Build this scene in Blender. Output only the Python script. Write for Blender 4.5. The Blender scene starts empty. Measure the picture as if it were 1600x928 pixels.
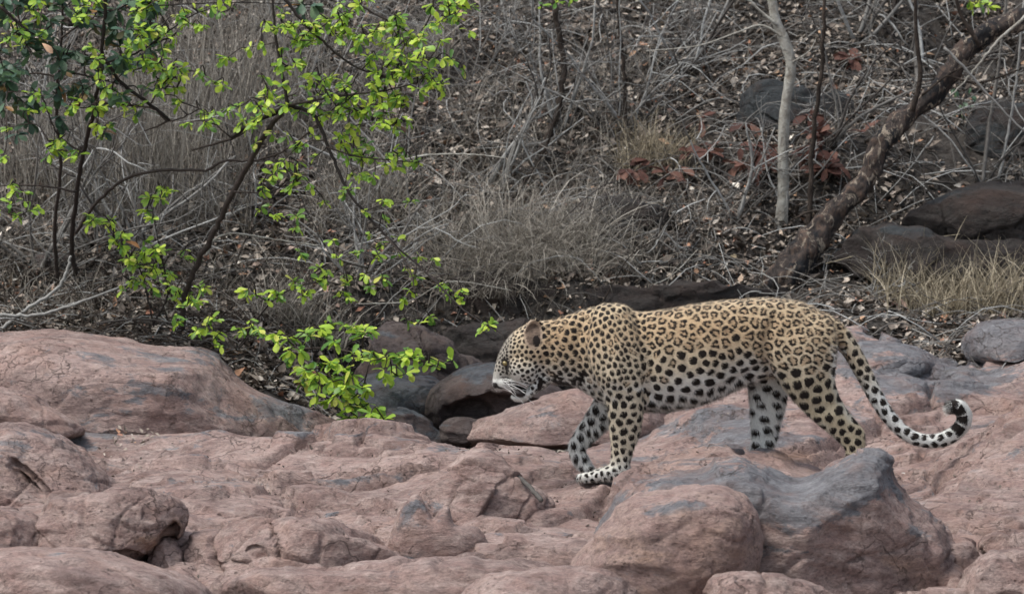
import bpy, math, random
import numpy as np
from mathutils import Vector, kdtree
random.seed(7); R = np.random.RandomState(11)
S = bpy.context.scene
COL = S.collection
# ------------------------------------------------------------------ camera, world, sun, exposure
W0, H0, FPX, D, PITCH = 1600.0, 928.0, 7200.0, 18.0, math.radians(8)
cp, sp = math.cos(PITCH), math.sin(PITCH)
CAM = np.array([0.0, -D * cp, 0.72 + D * sp])
FW = np.array([0.0, cp, -sp]); UP = np.array([0.0, sp, cp])
cam_d = bpy.data.cameras.new('camera'); cam = bpy.data.objects.new('camera', cam_d); COL.objects.link(cam)
cam.location = CAM; cam.rotation_euler = (math.pi / 2 - PITCH, 0, 0)
cam_d.lens = 36.0 * FPX / W0; cam_d.clip_end = 400; cam_d.clip_start = 0.5
cam_d.dof.use_dof = True; cam_d.dof.focus_distance = 18.0; cam_d.dof.aperture_fstop = 6.7
S.camera = cam
S.view_settings.view_transform = 'Standard'; S.view_settings.look = 'None'
S.view_settings.exposure = 0.82; S.view_settings.gamma = 1.0
SUN_EL, SUN_AZ = math.radians(62), math.radians(250)   # azimuth clockwise from +Y
wd = bpy.data.worlds.new('World'); S.world = wd; wd.use_nodes = True
nt = wd.node_tree; nt.nodes.clear()
sky = nt.nodes.new('ShaderNodeTexSky'); sky.sky_type = 'NISHITA'; sky.sun_disc = False
sky.sun_elevation = SUN_EL; sky.sun_rotation = SUN_AZ; sky.dust_density = 4.0; sky.air_density = 1.2
hs = nt.nodes.new('ShaderNodeHueSaturation'); hs.inputs['Saturation'].default_value = 0.55
bg = nt.nodes.new('ShaderNodeBackground'); bg.inputs['Strength'].default_value = 0.12
wo = nt.nodes.new('ShaderNodeOutputWorld')
nt.links.new(sky.outputs[0], hs.inputs['Color']); nt.links.new(hs.outputs[0], bg.inputs['Color']); nt.links.new(bg.outputs[0], wo.inputs['Surface'])
sd = bpy.data.lights.new('sun', 'SUN'); sd.energy = 1.5; sd.angle = math.radians(20); sd.color = (1.0, 0.96, 0.91)
sun = bpy.data.objects.new('sun', sd); COL.objects.link(sun)
sv = Vector((math.sin(SUN_AZ) * math.cos(SUN_EL), math.cos(SUN_AZ) * math.cos(SUN_EL), math.sin(SUN_EL)))
sun.rotation_euler = sv.to_track_quat('Z', 'Y').to_euler()

# ------------------------------------------------------------------ helpers
def P(px, py, Y):
    """world point on the plane y=Y seen at photograph pixel px,py (arrays ok)"""
    px = np.asarray(px, float); py = np.asarray(py, float); Y = np.asarray(Y, float)
    a = (px - W0 / 2) / FPX; b = (H0 / 2 - py) / FPX
    dy = FW[1] + b * UP[1]; dz = FW[2] + b * UP[2]
    t = (Y - CAM[1]) / dy
    return np.stack(np.broadcast_arrays(a * t, Y + 0 * t, CAM[2] + dz * t), -1)
def proj(V):
    d = np.asarray(V) - CAM
    w = d @ FW
    return d[..., 0] / w * FPX + W0 / 2, H0 / 2 - (d @ UP) / w * FPX
_pr = np.random.RandomState(5); PERM = _pr.permutation(256); PERM = np.concatenate([PERM] * 3)
G3 = _pr.normal(size=(256, 3)); G3 /= np.linalg.norm(G3, axis=1)[:, None]
RND3 = _pr.rand(256, 3)
def perlin(p):
    i = np.floor(p).astype(int); f = p - i; i &= 255
    u = f * f * f * (f * (f * 6 - 15) + 10)
    out = 0
    for dx in (0, 1):
        for dy in (0, 1):
            for dz in (0, 1):
                h = PERM[PERM[PERM[(i[:, 0] + dx) & 255] + ((i[:, 1] + dy) & 255)] + ((i[:, 2] + dz) & 255)]
                g = G3[h]
                d = g[:, 0] * (f[:, 0] - dx) + g[:, 1] * (f[:, 1] - dy) + g[:, 2] * (f[:, 2] - dz)
                w = (u[:, 0] if dx else 1 - u[:, 0]) * (u[:, 1] if dy else 1 - u[:, 1]) * (u[:, 2] if dz else 1 - u[:, 2])
                out = out + w * d
    return out * 1.6
def fbm(p, o=4, g=0.5, l=2.03):
    s = 0; a = 1.0
    for k in range(o):
        s = s + a * perlin(p + 17.3 * k); p = p * l; a *= g
    return s
def worley(p):
    i = np.floor(p).astype(int); f1 = np.full(len(p), 9.0); f2 = np.full(len(p), 9.0); idv = np.zeros(len(p))
    for dx in (-1, 0, 1):
        for dy in (-1, 0, 1):
            for dz in (-1, 0, 1):
                c = i + np.array([dx, dy, dz])
                h = PERM[PERM[PERM[c[:, 0] & 255] + (c[:, 1] & 255)] + (c[:, 2] & 255)]
                q = c + RND3[h]
                d = np.sqrt(((p - q) ** 2).sum(1))
                n = d < f1
                f2 = np.where(n, f1, np.minimum(f2, d)); f1 = np.where(n, d, f1); idv = np.where(n, h / 255.0, idv)
    return f1, f2, idv
def sstep(a, b, x):
    t = np.clip((x - a) / (b - a), 0, 1); return t * t * (3 - 2 * t)
def mesh_np(name, V, F, mat=None, parent=None, attrs=None, smooth=True, mats=None):
    """F: list of int arrays (m,k)"""
    me = bpy.data.meshes.new(name)
    V = np.asarray(V, np.float32); F = [np.asarray(f, np.int32) for f in F if len(f)]
    me.vertices.add(len(V)); me.vertices.foreach_set('co', V.ravel())
    lt = np.concatenate([np.full(len(f), f.shape[1], np.int32) for f in F])
    li = np.concatenate([f.ravel() for f in F])
    me.loops.add(len(li)); me.loops.foreach_set('vertex_index', li)
    me.polygons.add(len(lt)); st = np.concatenate([[0], np.cumsum(lt)[:-1]]).astype(np.int32)
    me.polygons.foreach_set('loop_start', st)
    try: me.polygons.foreach_set('loop_total', lt)
    except Exception: pass
    me.update(calc_edges=True)
    me.polygons.foreach_set('use_smooth', np.full(len(lt), smooth, bool))
    for k, a in (attrs or {}).items():
        a = np.asarray(a, np.float32)
        if a.ndim == 1:
            t = me.attributes.new(k, 'FLOAT', 'POINT'); t.data.foreach_set('value', a)
        else:
            t = me.attributes.new(k, 'FLOAT_COLOR', 'POINT')
            t.data.foreach_set('color', np.concatenate([a, np.ones((len(a), 1), np.float32)], 1).ravel())
    if mat: me.materials.append(mat)
    return link(name, me, parent)
def link(name, me, parent=None):
    o = bpy.data.objects.new(name, me); COL.objects.link(o)
    if parent: o.parent = parent
    return o
def tag(o, label=None, cat=None, group=None, kind=None):
    for k, v in (('label', label), ('category', cat), ('group', group), ('kind', kind)):
        if v: o[k] = v
    return o
def empty(name, loc):
    o = bpy.data.objects.new(name, None); COL.objects.link(o); o.location = loc; o.empty_display_size = 0.1
    return o
def local(o, V): return np.asarray(V) - np.array(o.location)
class MB:
    def __init__(s): s.v = []; s.q = []; s.t = []; s.n = 0; s.a = []
    def add(s, V, Q=None, T=None, a=0.5):
        s.v.append(V)
        if Q is not None and len(Q): s.q.append(Q + s.n)
        if T is not None and len(T): s.t.append(T + s.n)
        s.a.append(np.full(len(V), a)); s.n += len(V)
    def tube(s, pts, r, n=5, a=None, knob=0.0):
        pts = np.asarray(pts, float); m = len(pts); r = np.broadcast_to(np.asarray(r, float), (m,))
        t = np.gradient(pts, axis=0); t /= np.linalg.norm(t, axis=1)[:, None] + 1e-9
        ref = np.array([0.0, 1, 0]) if abs(t[:, 1]).mean() < .8 else np.array([1.0, 0, 0])
        u = np.cross(t, ref); u /= np.linalg.norm(u, axis=1)[:, None] + 1e-9
        w = np.cross(t, u)
        th = np.arange(n) * 2 * math.pi / n
        rr = r[:, None] * (1 + knob * (R.rand(m, n) - .5))
        V = pts[:, None] + rr[..., None] * (np.cos(th)[None, :, None] * u[:, None] + np.sin(th)[None, :, None] * w[:, None])
        V = np.concatenate([V.reshape(-1, 3), pts[:1], pts[-1:] + t[-1:] * r[-1]])
        i = np.arange(m - 1)[:, None] * n; j = np.arange(n)[None]
        Q = np.stack([i + j, i + (j + 1) % n, i + n + (j + 1) % n, i + n + j], -1).reshape(-1, 4)
        j = np.arange(n)
        T = np.concatenate([np.stack([np.full(n, m * n), (j + 1) % n, j], -1), np.stack([np.full(n, m * n + 1), (m - 1) * n + j, (m - 1) * n + (j + 1) % n], -1)])
        s.add(V, Q, T, R.rand() if a is None else a)
    def build(s, name, mat, parent=None, smooth=True):
        V = np.concatenate(s.v)
        if parent is not None: V = local(parent, V)
        F = []
        if s.q: F.append(np.concatenate(s.q))
        if s.t: F.append(np.concatenate(s.t))
        return mesh_np(name, V, F, mat, parent, {'rnd': np.concatenate(s.a)}, smooth)
def smooth_path(pts, k=6):
    """Catmull-Rom through rows of any width"""
    p = np.asarray(pts, float); p = np.concatenate([2 * p[:1] - p[1:2], p, 2 * p[-1:] - p[-2:-1]])
    out = []
    for i in range(1, len(p) - 2):
        t = np.linspace(0, 1, k, endpoint=False)[:, None]
        a, b, c, d = p[i - 1], p[i], p[i + 1], p[i + 2]
        out.append(.5 * (2 * b + (c - a) * t + (2 * a - 5 * b + 4 * c - d) * t ** 2 + (3 * b - a - 3 * c + d) * t ** 3))
    return np.concatenate(out + [p[-2:-1]])
def rotm(ax, ay, az):
    """stack of rotation matrices, euler XYZ arrays"""
    ax, ay, az = np.broadcast_arrays(ax, ay, az)
    cx, sx, cy, sy, cz, sz = np.cos(ax), np.sin(ax), np.cos(ay), np.sin(ay), np.cos(az), np.sin(az)
    return np.stack([np.stack([cz * cy, cz * sy * sx - sz * cx, cz * sy * cx + sz * sx], -1),
                     np.stack([sz * cy, sz * sy * sx + cz * cx, sz * sy * cx - cz * sx], -1),
                     np.stack([-sy, cy * sx, cy * cx], -1)], -2)
def scatter(tV, tF, M, pos):
    """template placed by matrices: verts and faces"""
    n = len(tV); V = np.einsum('mij,nj->mni', M, tV) + pos[:, None]
    F = [(f[None] + (np.arange(len(pos)) * n)[:, None, None]).reshape(-1, f.shape[1]) for f in tF]
    return V.reshape(-1, 3), F

# ------------------------------------------------------------------ materials
def newmat(name, rough=.8, spec=.3):
    m = bpy.data.materials.new(name); m.use_nodes = True; t = m.node_tree
    b = t.nodes['Principled BSDF']; b.inputs['Roughness'].default_value = rough
    b.inputs['Specular IOR Level'].default_value = spec
    return m, t, b
def N(t, k, **kw):
    n = t.nodes.new('ShaderNode' + k)
    for a, v in kw.items(): setattr(n, a, v)
    return n
def L(t, a, b): t.links.new(a, b)
def ramp(t, fac, stops, interp='LINEAR'):
    r = N(t, 'ValToRGB'); r.color_ramp.interpolation = interp
    e = r.color_ramp.elements
    while len(e) < len(stops): e.new(.5)
    for x, (p, c) in zip(e, stops): x.position = p; x.color = (*c, 1) if len(c) == 3 else (c[0],) * 3 + (1,)
    L(t, fac, r.inputs[0]); return r.outputs[0]
def noise(t, scale, detail=5, rough=.55, vec=None, dist=0):
    n = N(t, 'TexNoise'); n.inputs['Scale'].default_value = scale; n.inputs['Detail'].default_value = detail
    n.inputs['Roughness'].default_value = rough; n.inputs['Distortion'].default_value = dist
    if vec is not None: L(t, vec, n.inputs['Vector'])
    return n.outputs['Fac']
def mapping(t, scale, src='Object'):
    tc = N(t, 'TexCoord'); mp = N(t, 'Mapping'); mp.inputs['Scale'].default_value = scale
    L(t, tc.outputs[src], mp.inputs['Vector']); return mp.outputs[0]
def geopos(t, scale=(1, 1, 1)):
    g = N(t, 'NewGeometry'); mp = N(t, 'Mapping'); mp.inputs['Scale'].default_value = scale
    L(t, g.outputs['Position'], mp.inputs['Vector']); return mp.outputs[0]
def mix(t, fac, a, b, mode='MIX'):
    m = N(t, 'Mix', data_type='RGBA', blend_type=mode)
    for s, v in ((m.inputs['Factor'], fac), (m.inputs['A'], a), (m.inputs['B'], b)):
        if isinstance(v, (int, float)): s.default_value = v
        elif isinstance(v, tuple): s.default_value = (*v, 1)
        else: L(t, v, s)
    return m.outputs['Result']
def math_(t, op, a, b=None, c=None, clamp=False):
    m = N(t, 'Math', operation=op, use_clamp=clamp)
    for i, v in enumerate((a, b, c)):
        if v is None: continue
        if isinstance(v, (int, float)): m.inputs[i].default_value = v
        else: L(t, v, m.inputs[i])
    return m.outputs[0]
def attr(t, name, out='Fac'): n = N(t, 'Attribute', attribute_name=name); return n.outputs[out]
def bump(t, b, h, strength, dist, prev=None):
    n = N(t, 'Bump'); n.inputs['Strength'].default_value = strength; n.inputs['Distance'].default_value = dist
    L(t, h, n.inputs['Height'])
    if prev is not None: L(t, prev, n.inputs['Normal'])
    if b is not None: L(t, n.outputs[0], b.inputs['Normal'])
    return n.outputs[0]

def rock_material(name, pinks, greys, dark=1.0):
    m, t, b = newmat(name, .82, .25)
    p = geopos(t)
    gr = ramp(t, noise(t, 130, 4, .8, geopos(t, (.6, 1.2, 1.2))), [(.3, (.72,)), (.5, (1,)), (.7, (1.22,))])
    st = geopos(t, (.9, 1.3, 2.2))
    st2 = geopos(t, (.7, 1.8, 1.9))
    n1 = noise(t, 2.4, 8, .65, p, .5); n2 = noise(t, 9, 8, .65, st); n3 = noise(t, 42, 7, .75, st2)
    base = ramp(t, n1, [(.36, pinks[0]), (.5, pinks[1]), (.62, pinks[2])])
    base = mix(t, ramp(t, n2, [(.42, (0,)), (.66, (.7,))]), base, pinks[3])
    g = math_(t, 'ADD', attr(t, 'grey'), math_(t, 'MULTIPLY', math_(t, 'SUBTRACT', noise(t, 4, 9, .72, st, .5), .5), 3.4))
    gf = ramp(t, g, [(.42, (0,)), (.62, (.9,))])
    gcol = ramp(t, n2, [(.3, greys[0]), (.7, greys[1])])
    base = mix(t, gf, base, gcol)
    br = math_(t, 'ADD', attr(t, 'brown'), math_(t, 'MULTIPLY', math_(t, 'SUBTRACT', n2, .5), 1.4))
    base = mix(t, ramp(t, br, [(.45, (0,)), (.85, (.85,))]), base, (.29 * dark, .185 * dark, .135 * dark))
    fine = ramp(t, n3, [(.3, (.58,)), (.5, (1,)), (.7, (1.3,))])
    base = mix(t, 1.0, base, fine, 'MULTIPLY')
    base = mix(t, 1.0, base, gr, 'MULTIPLY')  # grain tone; its contrast in the colour also imitates occlusion shade
    vc = N(t, 'TexVoronoi', feature='DISTANCE_TO_EDGE'); vc.inputs['Scale'].default_value = 2.6; vw = N(t, 'VectorMath', operation='ADD'); nv3 = N(t, 'TexNoise'); nv3.inputs['Scale'].default_value = 4; nv3.inputs['Detail'].default_value = 6; L(t, p, nv3.inputs['Vector']); L(t, st, vw.inputs[0]); L(t, nv3.outputs['Color'], vw.inputs[1]); L(t, vw.outputs[0], vc.inputs['Vector'])
    hair = math_(t, 'MULTIPLY', ramp(t, vc.outputs['Distance'], [(.0, (1,)), (.022, (0,))]), ramp(t, noise(t, 1.9, 3, .5, p), [(.48, (0,)), (.58, (1,))]))
    base = mix(t, math_(t, 'MULTIPLY', hair, .65), base, (.06, .045, .04))
    v = N(t, 'TexVoronoi'); v.inputs['Scale'].default_value = 34; L(t, p, v.inputs['Vector'])
    pit = math_(t, 'MULTIPLY', ramp(t, v.outputs['Distance'], [(.1, (1,)), (.26, (0,))]), ramp(t, noise(t, 5, 3, .5, p), [(.46, (0,)), (.6, (1,))]))
    base = mix(t, math_(t, 'MULTIPLY', pit, .6), base, (.05, .035, .03))
    mo = noise(t, 3.2, 8, .7, st, 1.0)
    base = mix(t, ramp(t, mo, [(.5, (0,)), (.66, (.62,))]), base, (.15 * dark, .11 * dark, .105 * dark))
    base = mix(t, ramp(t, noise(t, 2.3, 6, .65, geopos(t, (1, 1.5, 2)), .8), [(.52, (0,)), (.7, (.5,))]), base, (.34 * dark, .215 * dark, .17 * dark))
    cr = math_(t, 'ABSOLUTE', math_(t, 'SUBTRACT', noise(t, 3.6, 5, .6, st, 1.5), .5))
    base = mix(t, ramp(t, cr, [(.0, (.35,)), (.01, (0,))]), base, (.07 * dark, .05 * dark, .045 * dark))
    L(t, base, b.inputs['Base Color'])
    rg = N(t, 'TexNoise', noise_type='RIDGED_MULTIFRACTAL'); rg.inputs['Scale'].default_value = 5.5; rg.inputs['Detail'].default_value = 8; rg.inputs['Roughness'].default_value = .62; L(t, st, rg.inputs['Vector'])
    rv = ramp(t, rg.outputs['Fac'], [(.0, (0,)), (1, (1,))])
    h = bump(t, None, rv, .5, .016)
    h = bump(t, None, n2, .3, .03, h)
    h = bump(t, None, ramp(t, cr, [(.0, (0,)), (.025, (1,))]), .5, .008, h)
    h = bump(t, None, math_(t, 'MULTIPLY', hair, -1), .8, .01, h)
    h = bump(t, None, n3, .9, .014, h)
    h = bump(t, None, noise(t, 110, 5, .8, geopos(t, (.7, 1.2, 1.4))), .8, .006, h)
    bump(t, b, math_(t, 'MULTIPLY', pit, -1), .5, .008, h)
    return m
PINKS = [(.175, .12, .108), (.29, .2, .178), (.365, .268, .24), (.45, .365, .33)]
GREYS = [(.1, .11, .125), (.225, .235, .25)]
M_ROCK = rock_material('weathered_pink_rock', PINKS, GREYS)
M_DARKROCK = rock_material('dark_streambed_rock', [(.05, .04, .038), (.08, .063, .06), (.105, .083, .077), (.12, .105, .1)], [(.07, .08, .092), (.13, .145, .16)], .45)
M_BANKROCK = rock_material('shaded_bank_rock', [(.022, .019, .018), (.033, .028, .026), (.042, .034, .031), (.05, .048, .045)], [(.022, .027, .03), (.05, .058, .062)], .2)  # dark rock colour, deepened so it also carries the shade of the undercut bank

def ground_material():
    m, t, b = newmat('bank_earth', .95, .1)
    p = geopos(t)
    n1 = noise(t, 3, 6, .6, p); n2 = noise(t, 30, 8, .7, p)
    c = ramp(t, n1, [(.35, (.022, .019, .017)), (.55, (.04, .034, .03)), (.7, (.06, .052, .045))])
    c = mix(t, ramp(t, n2, [(.35, (0,)), (.7, (.7,))]), c, (.13, .122, .112))
    L(t, c, b.inputs['Base Color']); h = bump(t, None, n1, .6, .08); bump(t, b, n2, 1, .03, h)
    return m
M_EARTH = ground_material()
def ramp_mat(name, stops, rough=.8, transl=0, interp='LINEAR', obj=False, spec=.2, nsc=60, nst=.5):
    m, t, b = newmat(name, rough, spec)
    if obj:
        oi = N(t, 'ObjectInfo'); f = oi.outputs['Random']
    else: f = attr(t, 'rnd')
    c = ramp(t, f, stops, interp)
    n = noise(t, nsc, 4, .6, geopos(t))
    c = mix(t, nst, c, mix(t, 1.0, c, ramp(t, n, [(.3, (.45,)), (.7, (1.5,))]), 'MULTIPLY'))
    L(t, c, b.inputs['Base Color'])
    if transl:
        tr = N(t, 'BsdfTranslucent'); L(t, c, tr.inputs['Color']); ms = N(t, 'MixShader'); ms.inputs[0].default_value = transl
        L(t, b.outputs[0], ms.inputs[1]); L(t, tr.outputs[0], ms.inputs[2]); L(t, ms.outputs[0], t.nodes['Material Output'].inputs['Surface'])
    return m
M_LIT = ramp_mat('dead_leaf_litter', [(0, (0.043, 0.037, 0.033)), (.3, (0.108, 0.091, 0.077)), (.55, (0.208, 0.173, 0.143)), (.8, (0.329, 0.289, 0.245)), (.92, (0.472, 0.427, 0.371)), (.95, (0.343, 0.166, 0.112)), (.98, (0.429, 0.276, 0.172)), (1, (0.786, 0.746, 0.662))], .75)
M_TWIG = ramp_mat('grey_dead_wood', [(0, (0.046, 0.040, 0.037)), (.5, (0.143, 0.137, 0.127)), (.85, (0.286, 0.288, 0.276)), (1, (0.42, 0.43, 0.42))], .85)
M_DTWIG = ramp_mat('dark_living_twig', [(0, (.018, .015, .014)), (1, (.06, .048, .042))], .8)
M_GRASS = ramp_mat('dry_straw_grass', [(0, (.12, .1, .07)), (.5, (.3, .26, .185)), (1, (.55, .49, .37))], .7, .25)
M_GRASSG = ramp_mat('grey_dry_grass', [(0, (0.095, 0.084, 0.071)), (.5, (0.230, 0.210, 0.177)), (1, (0.459, 0.434, 0.383))], .7, .25)
M_GREEN = ramp_mat('young_green_leaf', [(0, (0.084, 0.206, 0.041)), (.3, (0.206, 0.375, 0.057)), (.6, (0.375, 0.557, 0.057)), (.9, (0.508, 0.654, 0.078)), (1, (0.606, 0.605, 0.147))], .45, .42, obj=True, spec=.45, nst=.3, nsc=25)
M_GREENS = ramp_mat('young_green_leaf_mass', [(0, (0.084, 0.206, 0.041)), (.3, (0.206, 0.375, 0.057)), (.6, (0.375, 0.557, 0.057)), (.9, (0.508, 0.654, 0.078)), (1, (0.606, 0.605, 0.147))], .45, .42, spec=.45, nst=.3, nsc=25)
M_DGREEN = ramp_mat('mature_green_leaf', [(0, (.035, .075, .04)), (.5, (.055, .11, .06)), (.85, (.09, .16, .07)), (1, (.35, .17, .06))], .45, .25, obj=True, spec=.45)
M_DGREENS = ramp_mat('mature_green_leaf_mass', [(0, (.035, .08, .05)), (.5, (.06, .12, .075)), (.9, (.1, .17, .09)), (1, (.35, .17, .06))], .45, .25, spec=.45)
M_RED = ramp_mat('russet_dry_leaf', [(0, (0.060, 0.029, 0.025)), (.5, (0.120, 0.058, 0.045)), (1, (0.200, 0.111, 0.086))], .7, .25, obj=True)
def bark_material(name, c0, c1, c2, scale=(9, 9, 4), patch=None, patch2=None):
    m, t, b = newmat(name, .9, .15)
    v = mapping(t, scale); n = noise(t, 3, 8, .7, v, .6); n2 = noise(t, 18, 5, .6, v)
    c = ramp(t, n, [(.33, c0), (.5, c1), (.68, c2)])
    if patch: c = mix(t, ramp(t, noise(t, 1.2, 5, .6, v, .8), [(.52, (0,)), (.6, (.9,))]), c, patch)
    if patch2: c = mix(t, ramp(t, noise(t, 2.6, 7, .7, v, 1.2), [(.56, (0,)), (.6, (.8,))]), c, patch2)
    L(t, c, b.inputs['Base Color']); h = bump(t, None, n, .9, .03); bump(t, b, n2, .7, .008, h)
    return m
M_BARK = bark_material('reddish_flaking_bark', (.018, .017, .017), (.06, .05, .046), (.14, .095, .072), patch=(.02, .022, .025), patch2=(.34, .29, .23))
M_PALE = bark_material('pale_smooth_bark', (.22, .2, .17), (.36, .35, .31), (.5, .5, .46), (6, 6, 6))
M_DBARK = bark_material('dark_stem_bark', (.02, .016, .014), (.045, .036, .03), (.09, .072, .06))

# ------------------------------------------------------------------ the setting: rock platform and bank
def rbf(pts, qx, qy):
    p = P(pts[:, 0], pts[:, 1], pts[:, 2]); X = p[:, :2]; z = p[:, 2]
    ph = lambda d2: np.sqrt(d2 + .25)
    A = ph(((X[:, None] - X[None]) ** 2).sum(-1)); n = len(X)
    A = np.block([[A + np.eye(n) * .02, np.ones((n, 1))], [np.ones((1, n)), np.zeros((1, 1))]])
    w = np.linalg.solve(A, np.append(z, 0))
    out = np.full(len(qx), w[-1])
    for i in range(n): out += w[i] * ph((qx - X[i, 0]) ** 2 + (qy - X[i, 1]) ** 2)
    return out
GC = np.array([(945, 751, 0), (1180, 728, .1), (1330, 765, .0), (1250, 742, -.1), (1080, 720, .45),
    (600, 686, 1.5), (700, 676, 1.5), (800, 670, 1.6), (900, 668, 1.6), (1000, 660, 1.5), (1150, 640, 1.6), (1250, 620, 1.8),
    (1340, 600, 2.1), (1500, 562, 2.8), (1600, 545, 3.0), (1440, 578, 2.8), (1340, 610, 1.9), (1550, 640, 1.4), (1450, 690, .8),
    (1500, 745, -.1), (1400, 810, -.9), (1590, 800, -.8), (1400, 740, 0), (0, 668, 1.2), (200, 684, 1.2), (400, 682, 1.4), (500, 676, 1.6),
    (0, 770, -.2), (150, 740, .2), (300, 745, 0), (500, 750, .05), (700, 730, .3), (620, 780, -.3), (780, 800, -.6), (400, 800, -.6), (880, 800, -.6),
    (500, 860, -1.3), (800, 860, -1.3), (650, 900, -1.8), (200, 900, -1.8), (50, 950, -2.6), (800, 975, -2.6), (1300, 975, -2.5), (1600, 925, -2.3), (1600, 870, -1.6)], float)
def rock_h(x, y, detail=True):
    yc = np.clip(y, -3.2, 3.6); xc = np.clip(x, -2.6, 2.6)
    z = rbf(GC, xc, yc)
    z = z - .12 * np.clip(-3.2 - y, 0, 6) 
    # back edge of the platform: drops into the gully
    xs = np.array([-3, -1.2, -.5, .4, 1.1, 1.5, 1.9, 2.4, 6]); ye = np.array([2.5, 2.2, 1.35, 1.55, 2.2, 3.05, 3.3, 3.5, 3.8])
    e = np.interp(x, xs, ye) + .1 * perlin(np.stack([x * 1.7, y * 0, x * 0], -1))
    z = z - 1.0 * sstep(0, .5, y - e)
    if detail:
        z0 = z; p = np.stack([x, y, 0 * x], -1)
        z = z + .055 * fbm(p * np.array([1.5, 1.7, 1]) + 3.1, 3)
        w = p * np.array([1.15, 1.5, 1]) + .35 * np.stack([perlin(p * 1.9), perlin(p * 1.9 + 9), 0 * x], -1)
        f1, f2, idv = worley(w + 40)
        d = f2 - f1
        z = z - .06 * (1 - sstep(0, .09, d)) + .12 * (idv - .5) * sstep(0, .12, d) + .03 * np.minimum(d, .6)
        w2 = p * np.array([3.1, 4.6, 1]) + .4 * np.stack([perlin(p * 5), perlin(p * 5 + 9), 0 * x], -1)
        f1, f2, idv = worley(w2 + 10)
        msk = sstep(-.1, .35, perlin(p * .9 + 5))
        z = z - msk * .024 * (1 - sstep(0, .1, f2 - f1)) + msk * .05 * (idv - .5) * sstep(0, .1, f2 - f1)
        r = fbm(p * np.array([5, 7.5, 1]), 5, .6)
        z = z + .005 * fbm(p * np.array([11, 34, 1]) + 9, 3, .6) - .008 * sstep(.28, .5, perlin(p * np.array([9, 15, 1]) + 5)) * sstep(0, .3, perlin(p * 2 + 31))
        ck = np.abs(perlin(p * np.array([1.7, 2.4, 1]) + 61 + .3 * np.stack([perlin(p * 8), perlin(p * 8 + 4), 0 * x], -1))); z = z - .018 * (1 - sstep(0, .04, ck)) * sstep(-.1, .2, perlin(p * 1.3 + 21))
        z = z + .014 * r - .012 * np.abs(perlin(p * np.array([3.5, 9, 1]) + 77)) 
        hh = (z - .35 * z0 + .03 * fbm(p * np.array([2.2, 3.2, 1]) + 70, 4)) / .042; fr = hh - np.floor(hh); tz = (sstep(.38, .62, fr) - fr) * .042; z = z + .75 * tz * sstep(-.35, .1, perlin(p * 1.1 + 33))
        z = z0 + (z - z0) * (1 - .72 * sstep(.95, 1.4, y) * (1 - sstep(.6, 1.0, x)) ) - .075 * sstep(.7, 1.3, y) * (1 - sstep(.5, .9, x)) * sstep(-1.3, -.9, x)
        # paws rest on the rock: keep a quiet patch under them
        for (cx, cy, r0) in ((.34, 0, .16),):
            q = np.exp(-((x - cx) ** 2 + (y - cy) ** 2) / r0 ** 2)
            z = z * (1 - q) + q * 0.0
    return z
def axis(core0, core1, step, lo, hi, grow=1.18):
    c = list(np.arange(core0, core1 + 1e-6, step)); s = step
    while c[-1] < hi: s *= grow; c.append(c[-1] + s)
    s = step
    while c[0] > lo: s *= grow; c.insert(0, c[0] - s)
    return np.array(c)
def grid_mesh(name, xs, ys, hf, mat, extra=None):
    X, Y = np.meshgrid(xs, ys); x = X.ravel(); y = Y.ravel(); z = hf(x, y)
    nx, ny = len(xs), len(ys); i = np.arange(ny - 1)[:, None] * nx; j = np.arange(nx - 1)[None]
    Q = np.stack([i + j, i + j + 1, i + nx + j + 1, i + nx + j], -1).reshape(-1, 4)
    V = np.stack([x, y, z], -1)
    return mesh_np(name, V, [Q], mat, None, extra(V) if extra else None)
def paint(V, blobs):
    """sum of soft patches given at photograph pixels (px, py, rx, ry, value)"""
    u, v = proj(V); g = np.zeros(len(V))
    for (a, b, rx, ry, k) in blobs: g += k * np.exp(-(((u - a) / rx) ** 2 + ((v - b) / ry) ** 2))
    return g
def platform_attrs(V):
    g = paint(V, [(1130, 665, 130, 28, .75), (1400, 555, 110, 28, .9), (1560, 520, 80, 35, .9), (1450, 590, 140, 26, .6), (1350, 640, 60, 30, .35), (1180, 690, 90, 16, .4), (470, 675, 160, 7, .5), (230, 672, 120, 12, .5), (360, 752, 60, 8, .35),
                  (560, 752, 120, 10, .3), (880, 690, 60, 20, .4), (1050, 720, 60, 18, .4), (980, 790, 120, 12, .25), (1500, 600, 90, 18, .35), (60, 690, 90, 25, .45), (700, 700, 60, 14, .2)])
    b = paint(V, [(1240, 712, 60, 16, .8), (1420, 735, 70, 12, .35), (840, 790, 50, 20, .3), (460, 715, 90, 16, .25)])
    return {'grey': g + .12, 'brown': b + .02}
plat = grid_mesh('rock_ground', axis(-2.35, 2.35, .013, -26, 26, 1.12), axis(-3.1, 3.4, .014, -24, 3.9, 1.12), rock_h, M_ROCK, platform_attrs)
tag(plat, kind='structure')

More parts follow.
